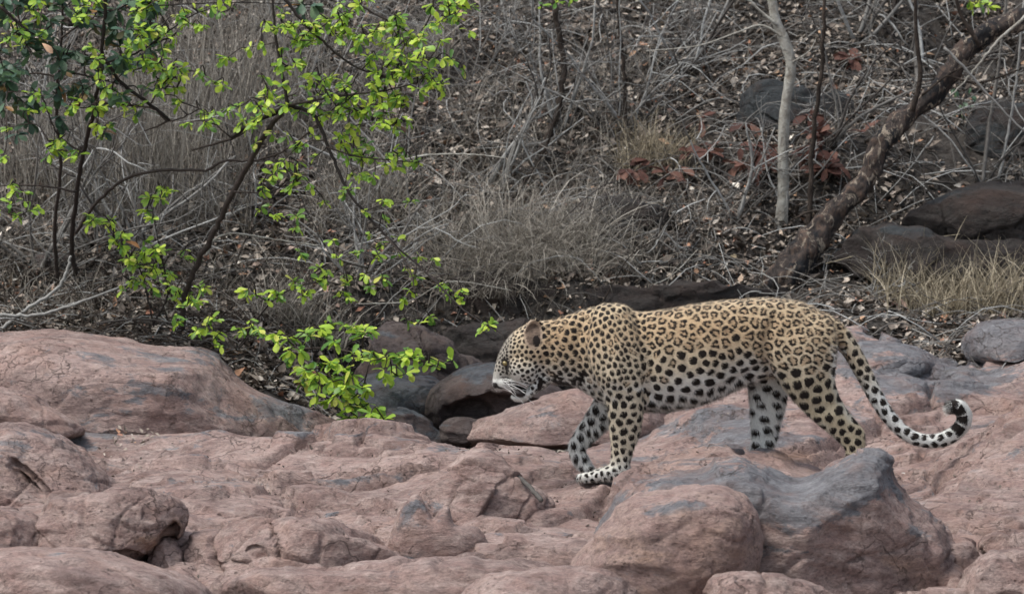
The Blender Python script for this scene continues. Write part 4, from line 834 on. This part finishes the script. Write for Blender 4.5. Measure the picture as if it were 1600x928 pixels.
TH = np.linspace(0, 2 * math.pi, 40, endpoint=False)
def sell(t, e): return np.sign(np.cos(t)) * np.abs(np.cos(t)) ** (2 / e), np.sign(np.sin(t)) * np.abs(np.sin(t)) ** (2 / e)
def loft_x(rows, e=2.2, k=6):
    q = smooth_path(rows, k); c, s = sell(TH, e); out = []
    for (x, tp, bt, w, yc) in q:
        out.append(P(x, (tp + bt) / 2 - s * (bt - tp) / 2, yc + c * w))
    add_rings(out)
def loft_y(rows, e=2.2, k=6):
    q = smooth_path(rows, k); c, s = sell(TH, e); out = []
    for (y, xl, xr, w, yc) in q:
        out.append(P((xl + xr) / 2 + c * (xr - xl) / 2, y, yc + s * w))
    add_rings(out)
def loft_p(rows, e=2.1, k=6):
    q = smooth_path(rows, k); c, s = sell(TH, e); out = []; tg = np.gradient(q[:, :2], axis=0); tg /= np.linalg.norm(tg, axis=1)[:, None]
    for (x, y, a, w, yc), t in zip(q, tg):
        out.append(P(x - t[1] * s * a, y + t[0] * s * a, yc + c * w))
    add_rings(out)
def ell(px, py, ax, az, w, yc, ang=0):
    r = np.cos(np.linspace(-math.pi / 2, math.pi / 2, 14)); h = np.sin(np.linspace(-math.pi / 2, math.pi / 2, 14)); out = []
    ca, sa = math.cos(ang), math.sin(ang)
    for rr, hh in zip(np.maximum(r, .02), h):
        u = hh * ax + 0 * TH; v = rr * np.cos(TH) * az
        out.append(P(px + u * ca - v * sa, py + u * sa + v * ca, yc + rr * np.sin(TH) * w))
    add_rings(out)
# torso + neck
loft_x([(838, 512, 590, .06, 0), (850, 503, 598, .075, 0), (872, 497, 601, .083, 0), (900, 488, 605, .09, 0), (925, 480, 620, .1, 0), (950, 477, 636, .11, 0), (975, 481, 643, .118, 0),
        (1000, 487, 643, .128, 0), (1040, 483, 641, .14, 0), (1080, 476, 634, .147, 0), (1120, 470, 621, .145, 0), (1160, 467, 603, .135, 0), (1200, 465, 592, .128, 0), (1240, 469, 590, .12, 0),
        (1270, 479, 580, .105, 0), (1295, 494, 560, .07, 0), (1314, 512, 540, .03, 0)], 2.15)
# shoulder blade ridge, near and far
loft_y([(474, 940, 966, .018, -.035), (482, 930, 985, .035, -.055), (510, 922, 998, .045, -.085), (545, 918, 1004, .052, -.102), (580, 926, 1008, .056, -.105), (605, 937, 1008, .055, -.1), (630, 947, 1006, .05, -.095),
        (655, 951, 1004, .042, -.09), (680, 953, 999, .036, -.085), (703, 955, 990, .031, -.08), (722, 953, 985, .03, -.078), (740, 948, 982, .033, -.078)])
loft_y([(476, 942, 966, .018, .03), (500, 928, 990, .04, .07), (550, 920, 1000, .05, .095), (600, 925, 1000, .05, .095), (640, 935, 985, .04, .09)])
# near front paw
loft_x([(984, 728, 746, .018, -.078), (970, 722, 752, .034, -.078), (950, 727, 753, .04, -.078), (932, 733, 753, .043, -.078), (918, 739, 753, .04, -.078), (911, 744, 752, .022, -.078)], 2.4)
for k, (x, yy) in enumerate([(916, -.108), (911, -.088), (911, -.066), (917, -.046)]): ell(x, 746, 11, 7.5, .0125, yy)
# far front leg, lifted and folded at the wrist
loft_p([(962, 605, 26, .042, .085), (948, 635, 23, .036, .085), (930, 660, 19, .031, .085), (912, 681, 15, .027, .083), (902, 696, 13, .026, .082), (904, 712, 12.5, .027, .08), (914, 727, 11, .028, .08), (923, 734, 7, .02, .08)])
for k, yy in enumerate((.056, .072, .088, .104)): ell(918 + 2 * (k in (1, 2)), 732, 10, 6.5, .011, yy, .5)
# near hind leg
loft_y([(492, 1222, 1290, .03, -.05), (510, 1208, 1302, .048, -.07), (535, 1196, 1307, .058, -.083), (562, 1196, 1306, .06, -.087), (590, 1212, 1304, .055, -.085), (615, 1231, 1310, .047, -.08), (638, 1251, 1322, .04, -.078),
        (658, 1272, 1338, .034, -.075), (674, 1292, 1350, .029, -.072), (688, 1308, 1352, .026, -.07), (704, 1321, 1349, .024, -.07), (725, 1315, 1341, .023, -.07), (745, 1300, 1335, .028, -.07)])
loft_x([(1340, 742, 760, .018, -.07), (1325, 736, 766, .032, -.07), (1300, 744, 768, .04, -.07), (1282, 752, 768, .035, -.07)], 2.4)
# far hind leg
loft_y([(530, 1180, 1290, .05, .075), (560, 1166, 1268, .052, .085), (585, 1166, 1245, .047, .085), (610, 1169, 1233, .041, .085), (640, 1172, 1225, .035, .085), (665, 1173, 1218, .03, .083), (685, 1174, 1214, .027, .082), (702, 1173, 1205, .025, .08), (722, 1166, 1198, .026, .08)])
loft_x([(1206, 712, 728, .015, .08), (1195, 708, 735, .03, .08), (1170, 716, 738, .04, .08), (1152, 724, 738, .033, .08)], 2.4)
# tail
TAIL = [(1272, 500, 16, .05, 0), (1292, 509, 17, .045, 0), (1312, 526, 17, .038, 0), (1330, 548, 14.5, .033, 0), (1351, 586, 13, .03, 0), (1371, 624, 12, .028, 0), (1392, 655, 11, .026, 0), (1418, 679, 10.5, .025, 0), (1448, 689, 10.5, .025, 0), (1478, 685, 11.5, .027, -.005), (1500, 669, 12, .028, -.012), (1507, 651, 12, .028, -.018), (1499, 637, 12, .03, -.022), (1488, 636, 10.5, .026, -.025), (1480, 640, 7, .016, -.026)]
loft_p(TAIL, 2.0)
# head: skull, muzzle, cheeks, jaw, brow
loft_p([(880, 552, 46, .07, 0), (858, 548, 47, .08, 0), (838, 547, 44, .086, 0), (820, 552, 38, .083, 0), (806, 562, 30, .07, 0), (795, 575, 23, .054, 0), (786, 588, 17, .043, 0), (779, 599, 11, .032, 0), (775, 605, 6, .018, 0)], 2.1)
ell(818, 577, 27, 22, .05, -.045, .5); ell(818, 575, 27, 22, .05, .045, .5)
ell(792, 597, 15, 10, .026, -.024, -.05); ell(792, 595, 15, 10, .026, .024, -.05)
ell(778, 602, 8, 7, .02, 0)
ell(797, 556, 12, 8, .022, -.045, .9); ell(797, 554, 12, 8, .022, .045, .9)
loft_p([(852, 590, 12, .05, 0), (838, 602, 10, .05, 0), (828, 613, 6.5, .05, 0), (817, 621.5, 5, .045, 0), (805, 622, 4, .032, 0), (799, 618, 2.5, .02, 0)])
# ears: cupped shells
def ear(cx, cy, yc, flip):
    nu, nv = 12, 24; out = []
    # outer and inner sheets of a cup opening forward/outward
    rings = []
    for k, rr in enumerate(np.linspace(0.02, 1, nu)):
        dep = (1 - rr ** 2) * .024
        c, s = np.cos(TH), np.sin(TH)
        u = cx + rr * (c * 16 + s * 3.0); v = cy - rr * (s * 25) - 3
        rings.append(P(u + 2, v, yc + flip * (dep * -1.0) + 0 * u))
    inner = []
    for k, rr in enumerate(np.linspace(1, .02, nu)):
        dep = (1 - rr ** 2) * .024 - .009
        c, s = np.cos(TH), np.sin(TH)
        u = cx + rr * (c * 15 + s * 3.0); v = cy - rr * (s * 24) - 3
        inner.append(P(u + 2, v, yc + flip * (dep * -1.0 - .002) + 0 * u))
    add_rings(rings + inner)
ear(832, 526, -.062, -1); ear(829, 526, .062, 1)
V = np.concatenate(lv); Fq = np.concatenate([f[0] for f in lf]); Ft = np.concatenate([f[1] for f in lf])
tmp = mesh_np('tmp', V, [Fq, Ft])
md = tmp.modifiers.new('r', 'REMESH'); md.mode = 'VOXEL'; md.voxel_size = VOX; md.adaptivity = 0
ms = tmp.modifiers.new('s', 'SMOOTH'); ms.factor = .5; ms.iterations = 7
dg = bpy.context.evaluated_depsgraph_get(); ev = tmp.evaluated_get(dg); me = bpy.data.meshes.new_from_object(ev)
bpy.data.objects.remove(tmp)
nV = len(me.vertices); LVt = np.empty(nV * 3, np.float32); me.vertices.foreach_get('co', LVt); LVt = LVt.reshape(-1, 3).astype(float)
NR = np.empty(nV * 3, np.float32); me.vertices.foreach_get('normal', NR); NR = NR.reshape(-1, 3).astype(float)
U, Vv = proj(LVt); Yv = LVt[:, 1]
def groove(pts, w, d):
    q = smooth_path(pts, 12); m = np.full(nV, 1e9)
    for a_, b_ in q: m = np.minimum(m, np.hypot(U - a_, Vv - b_))
    return -d * np.exp(-(m / w) ** 2)
mus = groove([(988, 486), (1006, 520), (1016, 565), (1014, 615)], 9, .016) + groove([(1208, 500), (1196, 540), (1200, 580), (1222, 612)], 8, .013) + groove([(912, 500), (900, 545), (912, 588)], 8, .009)
mus += groove([(950, 500), (965, 540), (960, 590)], 12, -.009) + groove([(1120, 612), (1160, 588), (1192, 572)], 7, .010) + groove([(1235, 500), (1262, 545), (1262, 590)], 16, -.008)
mus += groove([(930, 610), (955, 628), (985, 622)], 6, .006) + groove([(1240, 625), (1275, 640), (1310, 628)], 8, .006) + groove([(975, 478), (1100, 480), (1230, 476)], 9, -.004) + groove([(812, 598), (840, 585), (850, 560)], 6, .006)
for k_ in range(5): mus += groove([(1040 + k_ * 24, 520), (1050 + k_ * 24, 555), (1046 + k_ * 24, 590)], 5, .0028)
LVt += NR * (mus * np.clip(-NR[:, 1] * 1.5, 0, 1) * (Yv < .02))[:, None]
me.vertices.foreach_set('co', LVt.astype(np.float32).ravel()); me.update()
NR = np.empty(nV * 3, np.float32); me.vertices.foreach_get('normal', NR); NR = NR.reshape(-1, 3).astype(float)
# ---- region maps
tq = smooth_path(TAIL, 10); tail_d = np.full(nV, 1e9); tail_i = np.zeros(nV, int)
for i, row in enumerate(tq):
    d = np.hypot(U - row[0], Vv - row[1]); m_ = d < tail_d; tail_d[m_] = d[m_]; tail_i[m_] = i
is_tail = (U > 1322) & (tail_d < 24) & ~((U < 1356) & (Vv > 625))
tt = tail_i / len(tq)
bellyline = np.interp(U, [840, 900, 950, 1000, 1060, 1120, 1165, 1200, 1260], [590, 598, 625, 618, 606, 592, 572, 590, 610])
hindq = (U > 1195) & ~is_tail
fore = (U > 880) & (U < 1015) & (Vv > 600)
near = Yv < 0
farfore = (Yv > .04) & (U < 975) & (Vv > 618); farhind = (Yv > .03) & (U > 1150) & (U < 1270) & (Vv > 575)
nearfore = (Yv < .0) & (U > 905) & (U < 1015) & (Vv > 610)
# spacing (m) and type
sp_ = np.full(nV, .0345); kindv = np.zeros(nV)       # 0 rosette 1 solid
def setr(mask, s, k): sp_[mask] = s; kindv[mask] = k
setr(U < 1012, .0208, .85)
setr((U < 930) & (Vv < 600), .0235, .75)
setr(U < 848, .0165, 1)
setr((U < 806), .013, 1)
setr((U >= 1000) & (Vv > bellyline - 52) & ~hindq, .034, .35)
setr((U >= 1000) & (Vv > bellyline - 30) & ~hindq, .032, .85)
setr((U >= 985) & (Vv > bellyline - 2) & ~hindq, .046, 1)
setr(nearfore & (Vv > 612), .032, 1); setr(nearfore & (Vv > 690), .026, 1); setr(nearfore & (Vv > 722), .019, 1)
setr(hindq & (Vv < 580), .033, 0); setr(hindq & (Vv >= 570), .04, .5); setr(hindq & (Vv >= 590), .041, 1); setr(hindq & (Vv > 660), .031, 1)
setr(farfore, .032, 1); setr(farhind, .04, 1)
setr(is_tail, .031, 1)
sp_ *= 1 + .12 * perlin(LVt * 25)
kd = kdtree.KDTree(nV)
for i in range(nV): kd.insert(LVt[i], i)
kd.balance()
free = np.ones(nV, bool); order = R.permutation(nV); centers = []
for i in order:
    if not free[i]: continue
    r = sp_[i]; hit = kd.find_range(LVt[i], r)
    free[[h[1] for h in hit]] = False
    centers.append(i)
centers = np.array(centers)
ST = np.ones((nV, 3)); shz = (U < 1010) & (Vv < 640) & (U > 900)
def assign(cc, k):
    t = kdtree.KDTree(len(cc))
    for j, c in enumerate(cc): t.insert(c, j)
    t.balance(); I = np.zeros((nV, k), int); Dd = np.zeros((nV, k))
    for j in range(nV):
        for q, h in enumerate(t.find_n(W_[j], k)): I[j, q] = h[1]; Dd[j, q] = h[2]
    return I, Dd
# stretched, slightly warped metric so that the markings follow the limbs
W_ = LVt + .0035 * np.stack([perlin(LVt * 38), perlin(LVt * 38 + 9), perlin(LVt * 38 + 19)], -1)
W_[:, 2] *= np.where((U < 1010) & (U > 860), .86, 1.0); W_[:, 2] *= np.where(farhind, 1.45, 1.0)
cc = W_[centers]
for it_ in range(2):
    I, Dd = assign(cc, 1); cnt = np.bincount(I[:, 0], minlength=len(cc))[:, None] + 1e-9
    cc = np.stack([np.bincount(I[:, 0], W_[:, q], len(cc)) for q in range(3)], 1) / cnt * .75 + cc * .25
I, Dd = assign(cc, 3)
i1 = I[:, 0]; ed = (Dd[:, 1] - Dd[:, 0]) * .5
CS = sp_[centers][i1]; CK = kindv[centers][i1]; hsh = R.rand(len(centers), 6)[i1]
sol = hsh[:, 0] < CK
rel = W_ - cc[i1]; tx = rel[:, 0] + .3 * rel[:, 1]; tz = rel[:, 2]
th_ = np.arctan2(tz, tx); gap = CS * (np.where(sol, .10, .085) + .07 * hsh[:, 1] + .02 * ((Vv > bellyline - 12) & sol) + .05 * (Vv > 722)) + .0018 * perlin(LVt * 90)
kk = np.floor(3 + hsh[:, 2] * 2.6)
brk = np.cos(kk * th_ + 6.28 * hsh[:, 3]); brk2 = np.cos(th_ + 6.28 * hsh[:, 4])
thk = CS * .32 * (1 + .15 * brk)
ringf = np.minimum(ed - gap, gap + thk - ed) - .0036 * sstep(.6, 1, brk) - .006 * sstep(.9, 1, brk2)
solf = np.minimum(ed - gap, CS * .52 - np.linalg.norm(rel, axis=1)) - np.where((CS > .03) & (hsh[:, 5] < .35), .004 * sstep(.8, 1, brk2), 0)
spot = np.where(sol, solf, ringf) / .0045 - .1
r0 = np.linalg.norm(rel, axis=1) / CS
inner = np.where(sol, 0, np.clip((ed - gap) / (CS * .06), 0, 1))
spot[(~sol) & (r0 < .13)] = -.5
# tail end bands
band = np.where((tt * 15) % 1 < .78, .3, -.6)
tb = is_tail & (tt > .68)
up_side = NR[:, 2] * .2
spot[tb] = np.where(tt[tb] > .955, np.maximum(-.6, .2 - (tt[tb] - .955) * 30), band[tb] + .5 - .0 * up_side[tb])
outer = np.zeros(nV); 
cx_, cy_ = 1478, 655
outr = np.hypot(U - cx_, Vv - cy_)
tb2 = tb & (U > 1484); spot[tb2] = np.where(outr[tb2] > 34.0, -.7, spot[tb2])
# ---- base colour
TAN = np.array([.54, .445, .305]); GOLD = np.array([.51, .36, .21]); PALE = np.array([.6, .55, .44]); WHITE = np.array([.68, .69, .66]); GREYW = np.array([.5, .5, .47])
nz = fbm(LVt * 14, 3) * .5
wh = sstep(-34, 10, Vv - bellyline + 14 * nz) * (~hindq) * (~nearfore)
wh = np.maximum(wh, .95 * (farhind | farfore)); wh = np.maximum(wh, sstep(.2, .75, -NR[:, 2] + .3 * nz) * (Vv > 560) * .9)
wh = np.maximum(wh, (U < 850) * sstep(590, 606, Vv + 8 * nz + (U - 800) * .05)); wh = np.maximum(wh, sstep(803, 785, U + (Vv - 570) * .1) * .4 * (U < 803))
wh = np.maximum(wh, nearfore * sstep(700, 745, Vv) * .85); wh = np.maximum(wh, (hindq & (U > 1285) & (Vv > 540) & (Vv < 660)) * sstep(-14, -2, U - np.interp(Vv, [540, 600, 640, 660], [1306, 1306, 1322, 1336])) * .9)
wh = np.maximum(wh, is_tail * sstep(.4, .9, tt) * .9 + is_tail * sstep(.2, .8, -NR[:, 2] ) * .5); wh = np.clip(wh, 0, 1)
pale = sstep(500, 600, Vv) * .55 + .15 * nz; pale = np.maximum(pale, nearfore * .75); pale = np.maximum(pale, is_tail * .5); pale = np.maximum(pale, (U < 850) * .25); pale = np.clip(pale, 0, 1)
gold = np.clip(np.exp(-(((U - 870) / 60) ** 2 + ((Vv - 545) / 50) ** 2)) + .8 * np.exp(-(((U - 1100) / 170) ** 2 + ((Vv - 520) / 40) ** 2)) + nz * .4, 0, 1)
base = TAN[None] * (1 - gold[:, None]) + GOLD[None] * gold[:, None]
base = base * (1 - pale[:, None]) + PALE[None] * pale[:, None]
base = base * (1 - wh[:, None]) + WHITE[None] * wh[:, None]
yel = (hindq & (Vv > 590) & near)[:, None] * .5; base = base * (1 - yel) + np.array([.46, .4, .26]) * yel
face = (sstep(806, 790, U) * (Vv < 592) * .6)[:, None]; base = base * (1 - face) + np.array([.19, .175, .15]) * (1 + .5 * perlin(LVt * np.array([90, 90, 90])))[:, None] * face
ears_ = (np.hypot((U - 833) / 15, (Vv - 523) / 23) < 1) & (np.abs(Yv) > .05)
base[ears_] = np.array([.17, .125, .095]) * (1 + .8 * perlin(LVt[ears_] * np.array([60, 60, 200])))[:, None]; spot[ears_] = -.6; edge = ears_ & (np.hypot((U - 833) / 15, (Vv - 523) / 23) > .78); base[edge] = np.array([.4, .31, .23])
dk = ears_ & (np.hypot((U - 838) / 6, (Vv - 533) / 9) < 1); spot[dk] = .5
# dark marks: mouth line, nose patch, throat bars, eye line
def mark(x, y, rx, ry, ang=0, val=1.0, m=None):
    ca, sa = math.cos(ang), math.sin(ang); u = (U - x) * ca + (Vv - y) * sa; v = -(U - x) * sa + (Vv - y) * ca
    f = (1 - np.hypot(u / rx, v / ry)) * val; mm = (f > -.4) & near
    if m is not None: mm &= m
    spot[mm] = np.maximum(spot[mm], f[mm])
face_area = (U < 792) & (Vv < 598); spot[(Vv > 580) & (U < 778)] = -.3
spot[(U < 826) & (Vv > 604)] = -.5; spot[(U < 812) & (Vv > 586) & (Vv < 604)] = np.minimum(spot[(U < 812) & (Vv > 586) & (Vv < 604)], -.15)
mark(844, 600, 4, 10, .25); mark(878, 599, 15, 3.5, .25); mark(896, 596, 4, 6); mark(868, 588, 5, 3); mark(783, 606, 9, 1.6, .4); mark(773, 602, 5, 4.5)
mark(908, 590, 3.5, 14, .35); mark(790, 567, 8.5, 5, .9); mark(793, 577, 8, 1.6, 1.9)
for (yy, xx) in ((590, 786), (594, 788), (598, 790), (602, 794)): mark(xx + 4, yy, 9, .9, .12, .5)
at = me.attributes.new('spot', 'FLOAT', 'POINT'); at.data.foreach_set('value', spot.astype(np.float32))
at = me.attributes.new('inner', 'FLOAT', 'POINT'); at.data.foreach_set('value', inner.astype(np.float32))
at = me.attributes.new('base', 'FLOAT_COLOR', 'POINT'); at.data.foreach_set('color', np.concatenate([base, np.ones((nV, 1))], 1).astype(np.float32).ravel())
me.polygons.foreach_set('use_smooth', np.ones(len(me.polygons), bool))
def coat_material():
    m, t, b = newmat('leopard_coat', .75, .15)
    p = geopos(t)
    nn = noise(t, 260, 3, .6, p)
    sf = math_(t, 'ADD', math_(t, 'ADD', attr(t, 'spot'), .12), math_(t, 'MULTIPLY', math_(t, 'SUBTRACT', nn, .5), .5))
    f = ramp(t, sf, [(.0, (0,)), (.16, (1,))])
    bc = attr(t, 'base', 'Color')
    bc = mix(t, math_(t, 'MULTIPLY', ramp(t, attr(t, 'inner'), [(0, (0,)), (.5, (1,))]), .6), bc, (.36, .245, .145))
    bc = mix(t, 1.0, bc, ramp(t, noise(t, 420, 3, .7, geopos(t, (.35, 1, 1))), [(.3, (.78,)), (.7, (1.2,))]), 'MULTIPLY')
    c = mix(t, f, bc, (.016, .012, .01))
    L(t, c, b.inputs['Base Color'])
    try: b.inputs['Sheen Weight'].default_value = .15; b.inputs['Sheen Roughness'].default_value = .5
    except Exception: pass
    bump(t, b, noise(t, 300, 3, .6, geopos(t, (.3, 1, 1))), .35, .003)
    return m
M_COAT = coat_material()
me.materials.clear(); me.materials.append(M_COAT); me.name = 'body'
leo = empty('leopard', P(1080, 750, 0.0)); tag(leo, 'spotted leopard walking left across the rocks with head lowered and tail tip curled up', 'leopard')
body = link('body', me, leo); body.location = (-np.array(leo.location)).tolist()
# short fur as slim triangles, coloured from the skin below
NH = 230000
ids = R.randint(0, nV, NH); n_ = NR[ids]; root = LVt[ids] + R.normal(0, VOX * .5, (NH, 3))
flow = np.tile(np.array([1.0, 0, -.28]), (NH, 1))
flow[U[ids] < 850] = (.85, 0, .35)
flow[(U[ids] < 830) & (Vv[ids] > 590)] = (.8, 0, -.7)
lg = (Vv[ids] > bellyline[ids] + 10) | nearfore[ids] | farfore[ids] | farhind[ids] | (hindq[ids] & (Vv[ids] > 590)); flow[lg] = (.35, 0, -1)
shd = (U[ids] > 905) & (U[ids] < 1005) & (Vv[ids] < 610); flow[shd] = (.6, 0, -.8)
tg = np.gradient(tq[:, :2], axis=0); tg /= np.linalg.norm(tg, axis=1)[:, None]; it = is_tail[ids]; flow[it] = np.stack([tg[tail_i[ids][it], 0], 0 * tg[tail_i[ids][it], 0], -tg[tail_i[ids][it], 1]], -1)
flow += R.normal(0, .18, flow.shape); flow -= n_ * (flow * n_).sum(1)[:, None] * .95; flow /= np.linalg.norm(flow, axis=1)[:, None] + 1e-9
belly = sstep(0, 25, Vv[ids] - bellyline[ids]) * (U[ids] > 860) * (U[ids] < 1240) * (~(nearfore[ids]))
ln = .0105 * R.uniform(.6, 1.3, NH) * (1 + .9 * belly + 1.0 * (it & (tt[ids] > .9)) - .35 * (U[ids] < 850))
tip = root + (flow + n_ * R.uniform(.12, .55, NH)[:, None]) * ln[:, None]
sdv = np.cross(flow, n_); sdv /= np.linalg.norm(sdv, axis=1)[:, None] + 1e-9; wv = sdv * (.0007 * R.uniform(.6, 1.4, NH))[:, None]
HV = np.stack([root - wv, root + wv, tip], 1).reshape(-1, 3) - np.array(leo.location)
HF = np.arange(NH * 3).reshape(-1, 3)
fur = mesh_np('fur', HV, [HF], M_COAT, leo, {'spot': np.repeat(spot[ids], 3), 'inner': np.repeat(inner[ids], 3), 'base': np.repeat(base[ids] * R.uniform(.8, 1.22, NH)[:, None], 3, 0)})
fur['kind'] = 'stuff'
# eye, nose, mouth, whiskers
def simple(name, col, rough=.5, spec=.5):
    m, t, b = newmat(name, rough, spec); n = noise(t, 90, 3, .5, mapping(t, (1, 1, 1))); L(t, ramp(t, n, [(.3, tuple(x * .75 for x in col)), (.7, col)]), b.inputs['Base Color']); return m
def ball(name, c, r, sc, mat, ang=0):
    nu, nv = 10, 16; ph = np.linspace(.02, math.pi - .02, nu); thv = np.linspace(0, 2 * math.pi, nv, endpoint=False)
    V = np.stack([np.outer(np.sin(ph), np.cos(thv)) * sc[0], np.outer(np.sin(ph), np.sin(thv)) * sc[1], np.outer(np.cos(ph), np.ones(nv)) * sc[2]], -1).reshape(-1, 3) * r
    V = V @ rotm(0, ang, 0).T
    i = np.arange(nu - 1)[:, None] * nv; j = np.arange(nv)[None]; Q = np.stack([i + j, i + nv + j, i + nv + (j + 1) % nv, i + (j + 1) % nv], -1).reshape(-1, 4)
    return mesh_np(name, V + c - np.array(leo.location), [Q], mat, leo)
M_EYE = simple('amber_eye', (.22, .17, .06), .1, .8); M_BLK = simple('black_nose', (.02, .016, .015), .35); M_MOUTH = simple('dark_mouth', (.015, .01, .01), .6)
def surf(px, py, sgn=-1):
    d = np.hypot(U - px, Vv - py) + 1e3 * (Yv * sgn < 0); return LVt[np.argmin(d)]
for s in (-1, 1):
    e_ = surf(790, 568, s); ball('eye', e_ + np.array([0, -s * .004, 0]), .012, (1, 1, .8), M_EYE, .6)
ball('nose', P(773.5, 602, -.002), .012, (.75, 1.3, .8), M_BLK, -.5)
ball('mouth', P(811, 611, -.004), .033, (1.05, 2.0, .64), M_MOUTH, .35)
M_WH = simple('white_whisker', (.85, .85, .82), .4)
for k in range(14):
    a = surf(786 + (k % 3) * 5, 594 + (k // 3) * 5); dx = R.uniform(.03, .1); mb = MB()
    t_ = np.linspace(0, 1, 7)[:, None]; end = np.array([R.uniform(.04, .11), -R.uniform(.01, .04), -R.uniform(-.005, .05)])
    mb.tube(a + t_ * end + np.array([0, 0, -.02]) * t_ ** 2, np.linspace(.0015, .0006, 7), 4); mb.build('whisker', M_WH, leo)
